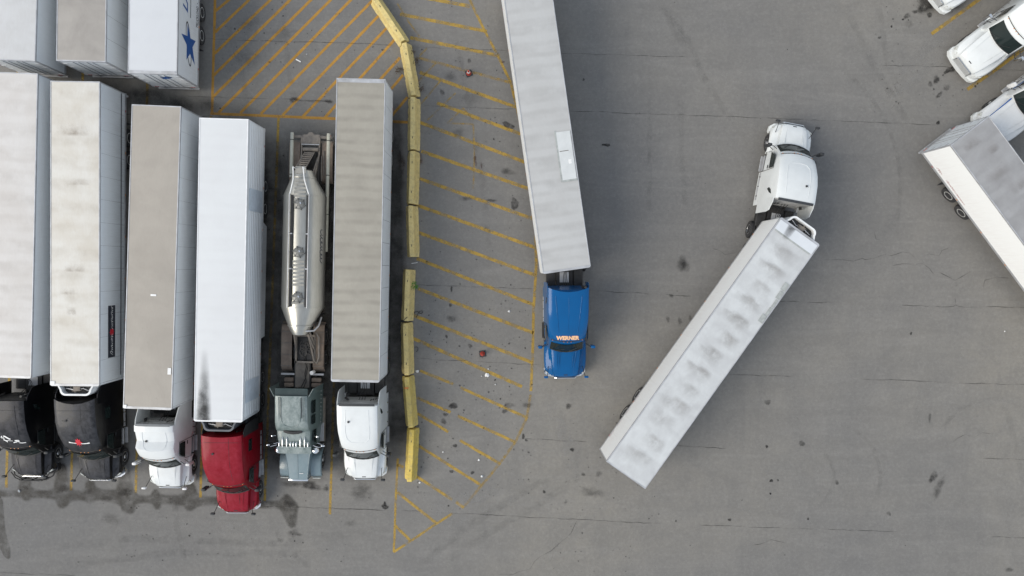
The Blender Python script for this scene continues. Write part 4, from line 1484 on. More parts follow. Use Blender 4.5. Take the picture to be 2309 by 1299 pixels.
        if stack:
            for s in stack:
                b = new()
                cyl(b, (rb - .22, s * .92, 1.0), (rb - .22, s * .92, zt2 - .55), .10, n=14)
                cyl(b, (rb - .22, s * .92, zt2 - .55), (rb - .24, s * .92, zt2 - .1), .065, n=12)
                obj('exhaust_stack', b, M_BLACK, t, 40)
        chassis(t, -.9, kingx, rb, rim, -1.15 - (hl - 1.3) * .6, steer)
        if guard:
            b = new()
            tube(b, [(-.35, -1.2, .9), (.05, -1.1, .95), (.28, -.7, .95), (.30, .7, .95), (.05, 1.1, .95), (-.35, 1.2, .9)], .04, 7)
            tube(b, [(-.2, -1.1, 1.3), (.12, -.85, 1.32), (.27, -.5, 1.32), (.27, .5, 1.32), (.12, .85, 1.32), (-.2, 1.1, 1.3)], .035, 7)
            for y in (-.6, 0, .6):
                cyl(b, (.27, y, .5), (.28, y, 1.32), .03, n=7)
            obj('grille_guard', b, M_BLACK, t, 50)

    def loop(self, x, z, wt, wb, cv):
        zb = 1.0
        dz = z - zb
        half = [(0, z), (wt * .4, z - .008), (wt * .72, z - .025), (wt * .88, z - .055), (wt * .965, z - .11), (wt, z - min(.24, dz * .3)), (lerp(wb, wt, .4), zb + dz * .35), (wb, zb)]
        full = [(-y, q) for y, q in half[::-1]] + half[1:]
        return [Vector((x - cv * (y / wb) ** 2, y, q)) for y, q in full]

    def top(self, x, y):
        S = self.S
        # undo the plan curvature, then interpolate the ridge height
        xx = x
        for _ in range(3):
            cv = self._i(xx, 4)
            xx = x + cv * (y / self._i(xx, 3)) ** 2
        z = self._i(xx, 1)
        wt = self._i(xx, 2)
        a = abs(y) / wt
        f = [(0, 0), (.4, .008), (.72, .025), (.88, .055), (.965, .11), (1, .24)]
        for (a0, d0), (a1, d1) in zip(f[:-1], f[1:]):
            if a <= a1:
                return z - lerp(d0, d1, (a - a0) / (a1 - a0))
        return z - .24

    def _i(self, x, c):
        S = self.S
        if x >= S[0][0]:
            return S[0][c]
        for p, q in zip(S[:-1], S[1:]):
            if q[0] <= x <= p[0]:
                return lerp(p[c], q[c], (x - p[0]) / (q[0] - p[0]))
        return S[-1][c]

    def hoodtop(self, x):
        return lerp(1.42, 1.85, min(1, max(0, (-x - .10) / 1.45))) + .03

    def dense(self, pts, n=4):
        q = []
        for (x0, y0), (x1, y1) in zip(pts[:-1], pts[1:]):
            for i in range(n):
                q.append((lerp(x0, x1, i / n), lerp(y0, y1, i / n)))
        return q + [pts[-1]]

    def print_on_roof(self, me, mat, xc, name, off=.014, yc=0.0):
        """mesh in the XY plane: +x of the print -> vehicle's left, +y of the print -> backwards"""
        b = new()
        b.from_mesh(me)
        bmesh.ops.triangulate(b, faces=b.faces[:])
        bmesh.ops.subdivide_edges(b, edges=[e for e in b.edges if e.calc_length() > .09], cuts=2)
        for v in b.verts:
            x, y = xc - v.co.y, yc + v.co.x
            v.co = (x, y, self.top(x, y) + off)
        me2 = bpy.data.meshes.new(name)
        b.to_mesh(me2)
        b.free()
        return obj(name, me2, mat, self.t)


def chassis(t, xf, kingx, rb, rim, xsteer, steer=0.0, rear=None, deck=True):
    ax = (kingx + .5, kingx - .82)
    xe = kingx - 1.55
    b = new()
    for s in (-1, 1):
        box(b, xe, xf, s * .43 - .04, s * .43 + .04, .74, 1.0)
    for q in range(6):
        x = lerp(xe + .05, xf - .3, q / 5)
        box(b, x - .05, x + .05, -.39, .39, .78, .95)
    for x in ax + (xsteer,):
        cyl(b, (x, -.95, .512), (x, .95, .512), .08, n=10)
    obj('frame', b, M_BLACK, t)
    for s in (-1, 1):
        wheel(t, xsteer, s, 'steer', rim, None, steer)
        for x in ax:
            wheel(t, x, s, 'dual', rim)
        b = new()
        box(b, xe - .02, xe, s * .95 - .3, s * .95 + .3, .25, 1.05)
        obj('mud_flap', b, M_DARKPL, t)
        b = new()
        box(b, xe + .02, xe + .05, s * .6 - .09, s * .6 + .09, .8, .9)
        obj('tail_light', b, M_RED, t)
    b = new()
    # fifth wheel plate with throat
    prism(b, [(kingx + .45, -.48), (kingx + .45, .48), (kingx - .2, .5), (kingx - .62, .34), (kingx - .5, .1), (kingx - .02, .06), (kingx - .02, -.06), (kingx - .5, -.1), (kingx - .62, -.34), (kingx - .2, -.5)], 1.02, 1.09)
    obj('fifth_wheel', b, M_BLACK, t)
    if deck:
        b = new()
        x0, x1 = kingx + .62, rb - .15
        if x1 - x0 > .3:
            box(b, x0, x1, -.46, .46, 1.0, 1.03)
            for q in range(5):
                x = lerp(x0, x1, (q + .5) / 5)
                box(b, x - .015, x + .015, -.44, .44, 1.03, 1.045)
            obj('deck_plate', b, M_BLACK, t)
            b = new()
            box(b, lerp(x0, x1, .3), lerp(x0, x1, .75), -.28, .24, 1.046, 1.06)
            obj('tread_plate', b, M_ALU, t)
            for s in (-1, 1):
                b = new()
                rbox(b, x0 + .1, x1 - .05, min(s * .5, s * 1.05), max(s * .5, s * 1.05), .55, .98, .03, 1)
                obj('battery_box', b, M_BLACK, t)


DOWN = -math.pi / 2
P_WHITE = paint('white_paint', (0.72, 0.745, 0.745, 1), 0.12, (0.55, 0.54, 0.52, 1), 0.3, 0.4)
P_WHITE2 = paint('white_paint_dusty', (0.69, 0.705, 0.71, 1), 0.3, (0.55, 0.54, 0.52, 1), 0.35, 0.35)
P_BLUE = paint('blue_paint', (0.0, 0.085, 0.255, 1), 0.0, rough=0.28, coat=0.4, spec=0.1)
P_RED = paint('red_paint', (0.205, 0.003, 0.010, 1), 0.55, (0.33, 0.032, 0.055, 1), 0.35, 0.15, 0.12)
P_BLACK = paint('black_paint', (0.004, 0.004, 0.005, 1), 0.9, (0.060, 0.061, 0.069, 1), 0.3, 0.15, 0.25)
P_BLACK2 = paint('black_paint_dull', (0.004, 0.004, 0.005, 1), 0.9, (0.062, 0.060, 0.067, 1), 0.3, 0.15, 0.25)

kD = Aero('black tractor with white horse emblem on its roof at the far left', Vector((-26.75, PX(70, 1074, 1.4).y, 0)), DOWN + R(-1), P_BLACK2, roofback=-4.7, kingx=-6.55, seams=(), raised=True, stack=(1,), guard=True, step_m=M_BLACK, roofpart=.5, fairing=False, rim=M_RIMA)
kE = Aero('black tractor with red and white emblem on its roof', Vector((-22.9, PX(213, 1083, 1.4).y, 0)), DOWN, P_BLACK, roofback=-4.75, scallop=.35, kingx=-6.9, seams=(.35,), raised=False, roofpart=.35, mirror_m=M_DARKPL, bumper_m=M_CHROME, sleeper_win='rect')
kF = Aero('white tractor with stepped roof and short sleeper beside the red tractor', Vector((-18.95, PX(370, 1100, 1.4).y, 0)), DOWN + R(-1.2), P_WHITE, roofback=-3.95, ztop=3.55, kingx=-6.0, ext=1.0, trim=simple('grey_rubber', (0.16, 0.17, 0.18, 1), .6), sleeper_win=None, fairing=False, mirror_m=simple('white_mirror', (.7, .7, .7, 1), .3), wt=1.08)
kG = Aero('dark red tractor with dusty roof reaching farthest out of the row', Vector((-15.12, PX(530, 1157, 1.4).y, 0)), DOWN + R(-.6), P_RED, roofback=-4.85, scallop=.12, kingx=-6.85, seams=(.42,), raised=False, roofpart=.28, bumper_m=M_CHROME, sleeper_win='rect', ext=.5, ext_m=M_BLACK, mirror_m=M_DARKPL)
kH = Aero('clean white tractor nearest the yellow barriers', Vector((-7.82, PX(818, 1081, 1.4).y, 0)), DOWN + R(-.6), P_WHITE, roofback=-4.65, kingx=-6.85, trim=simple('dark_rubber', (0.035, 0.038, 0.042, 1), .6))
kI = Aero('bright blue tractor with orange lettering on its roof', PX(1275, 851, 1.3), DOWN + R(.4), P_BLUE, hl=1.55, roofback=-4.95, scallop=.3, kingx=-7.05, seams=(), raised=False, mirror_m=P_BLUE, bumper_m=M_CHROME, ext=.25, stack=(1,), ext_m=P_BLUE, step_m=M_BLACK)
_n = PX(1793, 280, 1.4)
kJ = Aero('white tractor driving up the yard pulling the blotched trailer', _n, R(79.5), P_WHITE, roofback=-4.65, kingx=-6.75, trim=simple('dark_rubber', (0.035, 0.038, 0.042, 1), .6), steer=R(7), group=None)
_n2 = PX(2170, 150, .9)
P_WHITE3 = P_WHITE
hd = R(218)
for lab, off, gl in (('white tractor with dark windscreen in full view at the upper right corner', (0, 0), 0), ('white tractor with blue hood stripe behind the right edge trailer', (1.44, -3.76), 1), ('white tractor of which only the nose shows at the top edge', (-1.62, 3.95), 2)):
    kk = Aero(lab, Vector((_n2.x + off[0], _n2.y + off[1], 0)), hd, P_WHITE2 if gl == 1 else P_WHITE, hl=1.75, roofback=-5.2, kingx=-7.4, seams=(), raised=True, mirror_m=M_CHROME if gl == 0 else simple('white_mirror', (.7, .7, .7, 1), .3), hoodmirror=False, bumper_m=P_WHITE, grille_m=simple('silver_grille', (.45, .46, .46, 1), .4, .2))
    if gl == 1:
        for s in (-1, 1):
            b = new()
            lp = []
            for x in (-.35, -.8, -1.3, -1.75):
                y = s * (.745 + .075 * (-x - .35))
                z = kk.hoodtop(x) - .05
                lp.append([Vector((x, y - .012 - .02 * -x, z + .012)), Vector((x, y + .012 + .012 * -x, z - .004))])
            if s < 0:
                loft(b, lp, False, False, False)
                obj('blue_stripe', b, M_BLUEP, kk.t)
            b = new()
            side_patch(b, [(-2.2, 1.75), (-5.1, 2.6), (-5.1, 2.2), (-2.2, 1.6)], s, 1.195, 1.13, 1.0, 3.7, .02, .006)
            obj('blue_stripe', b, M_BLUEP, kk.t)

# pressed ridges along the blue roof and hood
for y0, y1 in ((-.72, -.52), (0, 0), (.72, .52)):
    b = new()
    tube(b, [(x, lerp(y0, y1, q / 8), kI.top(x, lerp(y0, y1, q / 8)) + .004) for q, x in enumerate([lerp(-4.75, -2.75, q / 8) for q in range(9)])], .022 if y0 else .010, 6)
    obj('roof_ridge', b, P_BLUE, kI.t, 60)
for yy in (-.3, .3):
    b = new()
    tube(b, [(x, yy * (1 + .25 * -x), kI.hoodtop(x) + .002) for x in (-.25, -.7, -1.1, -1.5)], .014, 6)
    obj('hood_ridge', b, P_BLUE, kI.t, 60)
# antennas, roof hatches and clearance lamps of the parked sleepers
for kx in (kD, kE, kF, kG, kH, kJ):
    b = new()
    x = kx.S[-1][0] + .9
    cyl(b, (x, -.45, kx.top(x, -.45)), (x, -.45, kx.top(x, -.45) + .05), .06, n=12)
    cyl(b, (x, -.45, kx.top(x, -.45) + .05), (x - .1, -.45, kx.top(x, -.45) + .4), .008, n=5)
    obj('antenna', b, M_DARKPL, kx.t)

# writing and emblems on cab roofs
kI.print_on_roof(text_mesh('WERNER', 0.30, 0.0, 0.018, 1.02), simple('pale_orange_print', (0.84, 0.50, 0.28, 1), .5), -2.40, 'lettering', .02)
kE.print_on_roof(ribbon2d([(-.55, .05), (-.4, .02), (-.2, -.01), (0, -.03), (.2, -.04), (.4, -.03), (.55, 0)], [.07, .05, .04, .04, .05, .05, .07]), M_WHITE, -2.55, 'script', .02)
kE.print_on_roof(flat([[(x * .75 - .02, y * .95 + .04) for x, y in leaf]]), M_REDP, -2.55, 'emblem', .026)
hz = lambda pts: [((x - 640) / 800.0, -(y - 700) / 800.0) for x, y in pts]
for pts, wd in (([(250, 520), (200, 570), (185, 600), (215, 620), (280, 600), (300, 660), (260, 700)], .05), ([(310, 530), (380, 545), (440, 600), (510, 655), (570, 670)], .09), ([(260, 700), (330, 745), (390, 790), (370, 820)], .06), ([(340, 740), (480, 745), (630, 760)], .03),
                ([(640, 850), (700, 820), (770, 830)], .05), ([(720, 740), (880, 730), (900, 770), (840, 800), (740, 760)], .055), ([(870, 850), (980, 865), (1130, 850)], .04)):
    kD.print_on_roof(ribbon2d(hz(pts), wd), M_WHITE, -2.5, 'emblem', .02, .2)


# ------------------------------------------------------------------ grey-green long-hood tractor
def classic():
    nose = PX(668, 1083, 1.6)
    t = thing('truck_tractor', 'old grey green long hood tractor with chrome horns pulling the tank trailer', 'truck', (nose.x + .12, nose.y, 0), DOWN + R(-1.2), 'truck tractors in the yard')
    GP = paint('grey_green_paint', (0.105, 0.145, 0.142, 1), 0.85, (0.33, 0.37, 0.36, 1), 0.35, 0.4)
    GH = paint('grey_blue_hood_paint', (0.17, 0.235, 0.26, 1), 0.3, (0.33, 0.38, 0.40, 1), 0.3, 0.5)
    GG = paint('dark_green_trim', (0.012, 0.03, 0.03, 1), 0.2, (0.1, 0.12, 0.12, 1))
    # hood
    lp = []
    for x, hw, z, zb in ((-.04, .50, 1.62, .62), (-.10, .53, 1.68, .60), (-.9, .62, 1.78, .75), (-1.62, .72, 1.86, .9)):
        half = [(0, z + .03), (hw * .5, z + .02), (hw - .05, z), (hw, z - .05), (hw, zb)]
        lp.append([Vector((x, y, q)) for y, q in [(-y, q) for y, q in half[::-1]] + half[1:]])
    b = new()
    loft(b, lp, False)
    obj('hood', b, GH, t, 30)
    b = new()
    tube(b, [(-.12, 0, 1.72), (-.9, 0, 1.82), (-1.6, 0, 1.90)], .014, 6)
    for s in (-1, 1):
        tube(b, [(-.1, s * .5, 1.68), (-.9, s * .59, 1.78), (-1.62, s * .69, 1.86)], .016, 6)
    obj('hood_hinge', b, GH, t, 60)
    b = new()
    box(b, -.45, -.42, .1, .32, 1.785, 1.797)
    obj('badge', b, M_WHITE, t)
    b = new()
    rbox(b, -.08, .05, -.56, .56, .62, 1.64, .05, 2)
    g = obj('grille_shell', b, M_CHROME, t, 40)
    for q in range(9):
        b = new()
        box(b, .05, .062, -.46 + q * .108, -.43 + q * .108, .7, 1.55)
        obj('grille_bar', b, M_BLACK, g)
    b = new()
    rbox(b, -.10, .03, -1.12, 1.12, .34, .60, .04, 2)
    obj('bumper', b, M_STEEL, t, 40)
    for s in (-1, 1):
        # curved fender
        b = new()
        prof = [(-.02, .82), (-.12, 1.08), (-.3, 1.22), (-.6, 1.30), (-.95, 1.31), (-1.25, 1.24), (-1.5, 1.05), (-1.65, .78)]
        loft(b, [[Vector((x, s * .60, z + .03)), Vector((x, s * .95, z + .02)), Vector((x, s * 1.16, z - .04)), Vector((x, s * 1.2, z - .16)), Vector((x, s * 1.17, z - .16)), Vector((x, s * 1.12, z - .07)), Vector((x, s * .95, z - .01)), Vector((x, s * .60, z))] for x, z in prof])
        obj('fender', b, GH, t, 40)
        b = new()
        rbox(b, -.04, .02, min(s * .68, s * 1.15), max(s * .68, s * 1.15), .95, 1.12, .02, 1)
        obj('headlight', b, M_LENS, t)
        # air cleaner with chrome dome
        b = new()
        lathe_z(b, [(0, .15), (.05, .19), (.9, .19), (.95, .17)], 20, (-1.83, s * 1.04, 1.1))
        ac = obj('air_cleaner', b, M_DARKPL, t, 40)
        b = new()
        lathe_z(b, [(0, .205), (.05, .20), (.11, .15), (.14, .06), (.145, .01)], 20, (-1.83, s * 1.04, 2.04))
        obj('dome', b, M_CHROME, ac, 50)
        # mirrors and grab irons
        b = new()
        tube(b, [(-2.2, s * 1.0, 2.5), (-2.1, s * 1.35, 2.52), (-2.15, s * 1.5, 2.4), (-2.15, s * 1.5, 1.95), (-2.1, s * 1.38, 1.8), (-2.2, s * 1.02, 1.8)], .02, 6)
        mr = obj('mirror', b, M_CHROME, t)
        b = new()
        rbox(b, -2.2, -2.1, min(s * 1.42, s * 1.62), max(s * 1.42, s * 1.62), 1.9, 2.4, .03, 2)
        obj('mirror_head', b, M_CHROME, mr, 40)
        b = new()
        cyl(b, (-2.75, s * 1.25, 2.55), (-2.68, s * 1.25, 2.55), .09, n=14)
        tube(b, [(-2.72, s * 1.05, 2.5), (-2.72, s * 1.2, 2.55)], .015, 5)
        obj('spot_mirror', b, M_CHROME, t, 40)
        for (xa, xb) in ((-3.95, -3.45), (-4.75, -4.05)):
            b = new()
            side_patch(b, [(xa, 2.35), (xa, 2.85), (xa + .06, 2.92), (xb - .06, 2.92), (xb, 2.85), (xb, 2.35)], s, 1.2, .96, 1.0, 3.5, .014, .03)
            obj('sleeper_window', b, M_GLASS, t)
        b = new()
        side_patch(b, [(-2.25, 1.95), (-2.4, 2.5), (-3.05, 2.55), (-3.05, 1.95)], s, 1.1, 1.0, 1.0, 2.8, .012, .03)
        obj('side_window', b, M_GLASS, t)
        for q in range(9):
            b = new()
            x = -3.35 - q * .22
            obox(b, (x, s * 1.205, 1.55), (.05, .03, .05))
            obj('side_light', b, M_LENS, t)
        # tanks, steps
        b = new()
        cyl(b, (-2.1, s * .95, .7), (-4.6, s * .95, .7), .34, n=20)
        ft = obj('fuel_tank', b, M_STEEL, t, 40)
        for q in range(3):
            b = new()
            box(b, -3.2, -2.15, min(s * (.98 + .11 * q), s * (1.06 + .11 * q)), max(s * (.98 + .11 * q), s * (1.06 + .11 * q)), 1.05, 1.08)
            obj('step', b, M_ALU, ft)
        # flared cab extenders
        b = new()
        P = [(-5.05, 3.45, .92), (-5.5, 3.45, 1.16), (-5.5, 1.3, 1.24), (-5.05, 1.3, 1.2)]
        loft(b, [[Vector((x, s * y, z)) for x, z, y in P], [Vector((x, s * (y + .03), z)) for x, z, y in P]])
        obj('side_extender', b, GP, t)
        # full fenders over the drive axles, brown with road dust
        b = new()
        pf = [(-6.1, .72), (-6.25, .98), (-6.5, 1.10), (-7.4, 1.12), (-8.5, 1.10), (-8.8, .98), (-8.95, .72)]
        loft(b, [[Vector((x, s * .60, z)), Vector((x, s * 1.2, z)), Vector((x, s * 1.23, z - .07)), Vector((x, s * 1.2, z - .02)), Vector((x, s * .60, z - .02))] for x, z in pf])
        df = obj('drive_fender', b, M_RUST, t, 40)
        for x in (-6.45, -7.1, -7.75, -8.4):
            b = new()
            box(b, x - .02, x + .02, min(s * .6, s * 1.22), max(s * .6, s * 1.22), 1.125, 1.15)
            obj('fender_rib', b, M_STEEL, df)
        b = new()
        rbox(b, -6.02, -5.9, min(s * .45, s * 1.22), max(s * .45, s * 1.22), .98, 1.06, .02, 1)
        obj('mud_flap_bar', b, M_ALU, t)
        b = new()
        for q in (0, 1):
            rbox(b, -5.75 + q * .3, -5.5 + q * .3, min(s * .5, s * 1.05), max(s * .5, s * 1.05), .7, 1.0, .06, 2)
        obj('tool_box', b, M_RUST, t, 40)
    # cab
    sec = [(-1.66, 1.88, .80, .9), (-2.05, 2.45, .86, 1.05), (-2.45, 2.78, .90, 1.1), (-2.55, 2.82, .92, 1.12), (-3.05, 2.9, .95, 1.15), (-3.2, 3.2, .93, 1.2), (-3.6, 3.45, .92, 1.2), (-5.1, 3.6, .90, 1.2)]
    lp = []
    for x, z, wt, wb in sec:
        half = [(0, z), (wt * .6, z - .01), (wt * .85, z - .04), (wt * .96, z - .10), (wt, z - .22), (lerp(wb, wt, .45), 1 + (z - 1) * .4), (wb, 1.0)]
        lp.append([Vector((x, y, q)) for y, q in [(-y, q) for y, q in half[::-1]] + half[1:]])
    b = new()
    loft(b, lp, False)
    obj('cab', b, GP, t, 32)
    b = new()
    for s in (-1, 1):
        y0, y1 = sorted((s * .04, s * .74))
        v = [b.verts.new(p) for p in ((-1.68, y0, 1.98), (-1.68, y1, 1.98), (-2.02, y1, 2.45), (-2.02, y0, 2.45))]
        b.faces.new(v)
    obj('windscreen', b, M_GLASS, t)
    b = new()
    loft(b, [[Vector((-1.72, y * .98, 2.50 - .02 * y * y)), Vector((-2.15, y, 2.66 - .02 * y * y)), Vector((-2.16, y, 2.63 - .02 * y * y)), Vector((-1.73, y * .98, 2.48 - .02 * y * y))] for y in (-.92, -.5, 0, .5, .92)])
    obj('sun_visor', b, GP, t, 40)
    for y in (-.78, -.6, -.36, -.16, 0, .16, .38, .62, .80):
        b = new()
        lathe = [(0, .012), (.06, .035), (.22, .045), (.34, .03), (.36, .01)]
        big = y in (-.36, .62, .38, -.6)
        pts = [(-2.15 - u * (1.6 if big else .9), y, 2.86) for u, r in lathe]
        lpz = []
        for (p, (u, r)) in zip(pts, lathe):
            rr = r * (1.0 if not big else .9)
            lpz.append([Vector((p[0], p[1] + rr * math.cos(a), p[2] + rr * math.sin(a))) for a in [2 * math.pi * q / 10 for q in range(10)]])
        loft(b, lpz)
        box(b, -2.35, -2.31, y - .012, y + .012, 2.74, 2.84)
        obj('air_horn' if big else 'bullet_light', b, M_CHROME, t, 60)
    b = new()
    loft(b, [[Vector((x - .10 * (y / .5) ** 2, y, z)) for x, z in ((-2.88, 2.93), (-2.92, 3.02), (-3.06, 3.08), (-3.12, 3.0))] for y in (-.5, -.3, 0, .3, .5)])
    obj('roof_vent', b, M_BLACK, t, 40)
    # raised roof panel and grooves
    b = new()
    pth = [(-5.0, .52), (-4.2, .54), (-3.7, .50), (-3.45, .34), (-3.35, 0)]
    pth = pth + [(x, -y) for x, y in pth[::-1][1:]]
    zz = lambda x: lerp(3.45, 3.6, min(1, max(0, (-x - 3.6) / 1.5))) if x < -3.6 else lerp(3.2, 3.45, (-x - 3.2) / .4)
    tube(b, [(x, y, zz(x) + .005) for x, y in pth], .022, 6)
    for y in (-.66, .66, .74):
        tube(b, [(-5.05, y, 3.585), (-4.2, y, 3.50), (-3.7, y, 3.44)], .014, 6)
    obj('roof_swage', b, GP, t, 60)
    for y in (-.62, .64):
        b = new()
        tube(b, [(-5.05, y * .93, 3.60), (-4.4, y * .93, 3.535), (-3.9, y * .93, 3.487)], .012, 6)
        obj('roof_groove', b, M_BLACK, t)
    b = new()
    box(b, -5.14, -5.103, -.95, .95, 1.1, 3.45)
    box(b, -5.5, -5.14, -.88, .88, 3.42, 3.44)
    obj('back_wall', b, GG, t)
    b = new()
    cyl(b, (-6.1, .62, .95), (-6.1, .62, 1.45), .11, n=16)
    obj('filter_canister', b, M_WHITE, t, 40)
    b = new()
    box(b, -6.6, -5.2, -.40, .40, 1.0, 1.05)
    obj('deck_plate', b, M_STEEL, t)
    b = new()
    tube(b, [(-5.2, .1, 1.1), (-5.6, .25, 1.12), (-6.0, .15, 1.1), (-6.6, .28, 1.15), (-7.0, .2, 1.3)], .02, 6)
    tube(b, [(-5.2, -.05, 1.1), (-5.7, .18, 1.1), (-6.3, .3, 1.1), (-6.9, .1, 1.3)], .018, 6)
    obj('air_line', b, M_BLACK, t)
    chassis(t, -.3, -7.3, -5.1, M_RIMA, -.95, 0, deck=False)
    return t


classic()


# ------------------------------------------------------------------ pneumatic tank trailer
def tanker():
    o = PX(700, 303, 1.3)
    t = thing('tank_trailer', 'silver cylindrical dry bulk tank trailer with walkway and three hatches', 'trailer', (o.x, o.y, 0), DOWN + R(-1.6))
    k = NT('brushed_tank')
    k.setp(Metallic=0.85, Roughness=0.33)
    n1 = k.noise(0.6, 6, 0.65, stretch=(.4, 1, 1))
    n2 = k.noise(6, 5, 0.65, stretch=(.3, 1.5, 1.5), off=(4, 1, 1))
    c = k.mix(k.ramp(n1, .35, .7, 0, .55), (0.48, 0.475, 0.44, 1), (0.28, 0.268, 0.225, 1))
    c = k.mix(k.ramp(n2, .4, .75, 0, .3), c, (0.22, 0.21, 0.18, 1))
    k.color(c)
    MT = k.m
    prof = [(2.18, .40, 2.70), (2.24, .52, 2.69), (2.62, .66, 2.64), (3.5, 1.14, 2.22), (3.6, 1.165, 2.2), (6.6, 1.168, 2.2), (9.68, 1.165, 2.2), (9.78, 1.15, 2.21), (10.73, .66, 2.66), (11.1, .47, 2.74), (11.22, .40, 2.75)]
    b = new()
    loft(b, [[Vector((x, r * math.cos(a), z + r * math.sin(a))) for a in [2 * math.pi * i / 40 for i in range(40)]] for x, r, z in prof])
    tank = obj('tank', b, MT, t, 35)
    for x, r, z in ((2.62, .675, 2.64), (10.73, .675, 2.66), (3.58, 1.172, 2.2), (5.7, 1.174, 2.2), (7.6, 1.174, 2.2), (9.7, 1.172, 2.2)):
        b = new()
        th = .03 if r < 1 else .008
        lp = []
        for dx, rr in ((-th, r), (-th, r + .02), (th, r + .02), (th, r)):
            lp.append([Vector((x + dx, rr * math.cos(a), z + rr * math.sin(a))) for a in [2 * math.pi * i / 40 for i in range(40)]])
        loft(b, lp, True, False, False)
        obj('ring', b, MT, tank, 40)
    for x in (4.8, 6.65, 8.5):
        b = new()
        lathe_z(b, [(0, .15), (.25, .18), (.85, .8), (.95, .85)], 20, (x, 0, .55))
        obj('hopper', b, MT, t, 40)
    # walkway with side rails, grating and ladder pads
    zt = 3.37
    for s in (-1, 1):
        b = new()
        tube(b, [(3.55, s * .53, zt + .16), (6.6, s * .53, zt + .17), (9.72, s * .53, zt + .16)], .025, 7)
        for x in (3.6, 4.6, 5.65, 6.7, 7.75, 8.8, 9.68):
            box(b, x - .015, x + .015, s * .53 - .012, s * .53 + .012, zt - .2, zt + .16)
        obj('walkway_rail', b, M_ALU, t, 50)
        b = new()
        y0, y1 = sorted((s * .36, s * .50))
        box(b, 3.62, 9.66, y0, y1, zt - .02, zt + .02)
        gr = obj('grating', b, M_BLACK, t)
        for x in (5.7, 7.6):
            b = new()
            box(b, x - .03, x + .03, y0, y1, zt + .02, zt + .035)
            obj('grating_bar', b, M_ALU, gr)
        b = new()
        tube(b, [(2.15, s * .26 - .04, 3.1), (2.15, s * .27 - .04, 3.75), (2.4, s * .28, 3.82), (2.8, s * .30, 3.70), (3.55, s * .50, 3.52)], .03, 7)
        obj('handrail', b, M_WHITE, t, 50)
    for x0, n in ((2.75, 6), (7.15, 7), (9.4, 1)):
        for i in range(n):
            b = new()
            x = x0 + i * .21
            zz = 3.385 if x > 3.55 else lerp(3.30, 3.38, (x - 2.6) / .9)
            box(b, x, x + .12, -.32, .32, zz - .02, zz + .012)
            obj('tread', b, simple('grey_tread', (.30, .295, .27, 1), .7), t)
    for x in (4.1, 6.7, 9.15):
        b = new()
        lathe_z(b, [(0, .29), (.08, .29), (.085, .27), (.11, .255), (.14, .20), (.155, .1), (.16, .01)], 28, (x, 0, zt - .02))
        hch = obj('hatch', b, simple('hatch_alloy', (.20, .20, .19, 1), .45, .4), t, 40)
        b = new()
        for i in range(6):
            a = math.pi * i / 3 + .3
            obox(b, (x + .2 * math.cos(a), .2 * math.sin(a), zt + .13), (.26, .035, .03), a)
            cyl(b, (x + .31 * math.cos(a), .31 * math.sin(a), zt - .02), (x + .31 * math.cos(a), .31 * math.sin(a), zt + .14), .03, n=8)
        obj('clamp', b, simple('dull_clamp', (.15, .15, .14, 1), .5, .3), hch)
        b = new()
        obox(b, (x - .05, .07, zt + .155), (.10, .06, .03), .5)
        obj('valve', b, M_CHROME, hch)
    b = new()
    box(b, 9.98, 10.08, -.12, .2, 3.26, 3.28)
    obj('sticker', b, M_WHITE, t)
    # script on the left flank
    me = ribbon2d(scribble(8, .22, .34, 31), .05)
    b = new()
    b.from_mesh(me)
    for v in b.verts:
        a = R(38) - (v.co.y - .15) * .9
        a = R(20) + v.co.y / 1.17
        v.co = (7.25 - v.co.x, 1.178 * math.cos(a), 2.2 + 1.178 * math.sin(a))
    me2 = bpy.data.meshes.new('script')
    b.to_mesh(me2)
    b.free()
    obj('script', me2, M_BLACKP, t)
    # rear frame
    b = new()
    box(b, .05, .2, -1.12, 1.2, 1.02, 1.18)
    box(b, .32, .44, -1.1, 1.18, .9, 1.02)
    obj('rear_beam', b, M_STEEL, t)
    b = new()
    prism(b, [(.0, -.46), (.0, -.2), (-.14, -.08), (-.14, .08), (0, .2), (.0, .5), (.55, .5), (.55, -.46)], 1.19, 1.22)
    obj('rear_plate', b, M_STEEL, t)
    b = new()
    rbox(b, .55, .60, -.48, .52, 1.18, 1.36, .01, 1)
    obj('cross_bar', b, M_ALU, t)
    b = new()
    cyl(b, (.85, -.40, 1.3), (.85, .46, 1.3), .11, n=16)
    obj('roller', b, M_STEEL, t, 40)
    for s in (-1, 1):
        b = new()
        loft(b, [[Vector((x, s * y - .04, z)), Vector((x, s * y + .04, z)), Vector((x, s * y + .04, z + .14)), Vector((x, s * y - .04, z + .14))] for x, y, z in ((.15, .50, 1.1), (1.1, .50, 1.1), (2.3, .44, 1.75), (3.2, .44, 1.6))])
        obj('frame_rail', b, M_STEEL, t)
        b = new()
        box(b, .8, 12.9, s * .45 - .05, s * .45 + .05, .85, 1.02)
        obj('lower_rail', b, M_BLACK, t)
        b = new()
        pf = [(.3, .8), (.42, 1.03), (.7, 1.1), (1.5, 1.12), (2.3, 1.1), (2.55, 1.0), (2.7, .78)]
        loft(b, [[Vector((x, s * .62, z)), Vector((x, s * 1.22, z)), Vector((x, s * 1.24, z - .06)), Vector((x, s * 1.2, z - .02)), Vector((x, s * .62, z - .02))] for x, z in pf])
        obj('fender', b, M_RUST, t, 40)
        for x in (1.0, 2.25):
            wheel(t, x, s, 'dual', M_RIMA)
        b = new()
        box(b, .02, .05, s * 1.05 - .08, s * 1.05 + .08, 1.04, 1.16)
        obj('tail_light', b, M_RED, t)
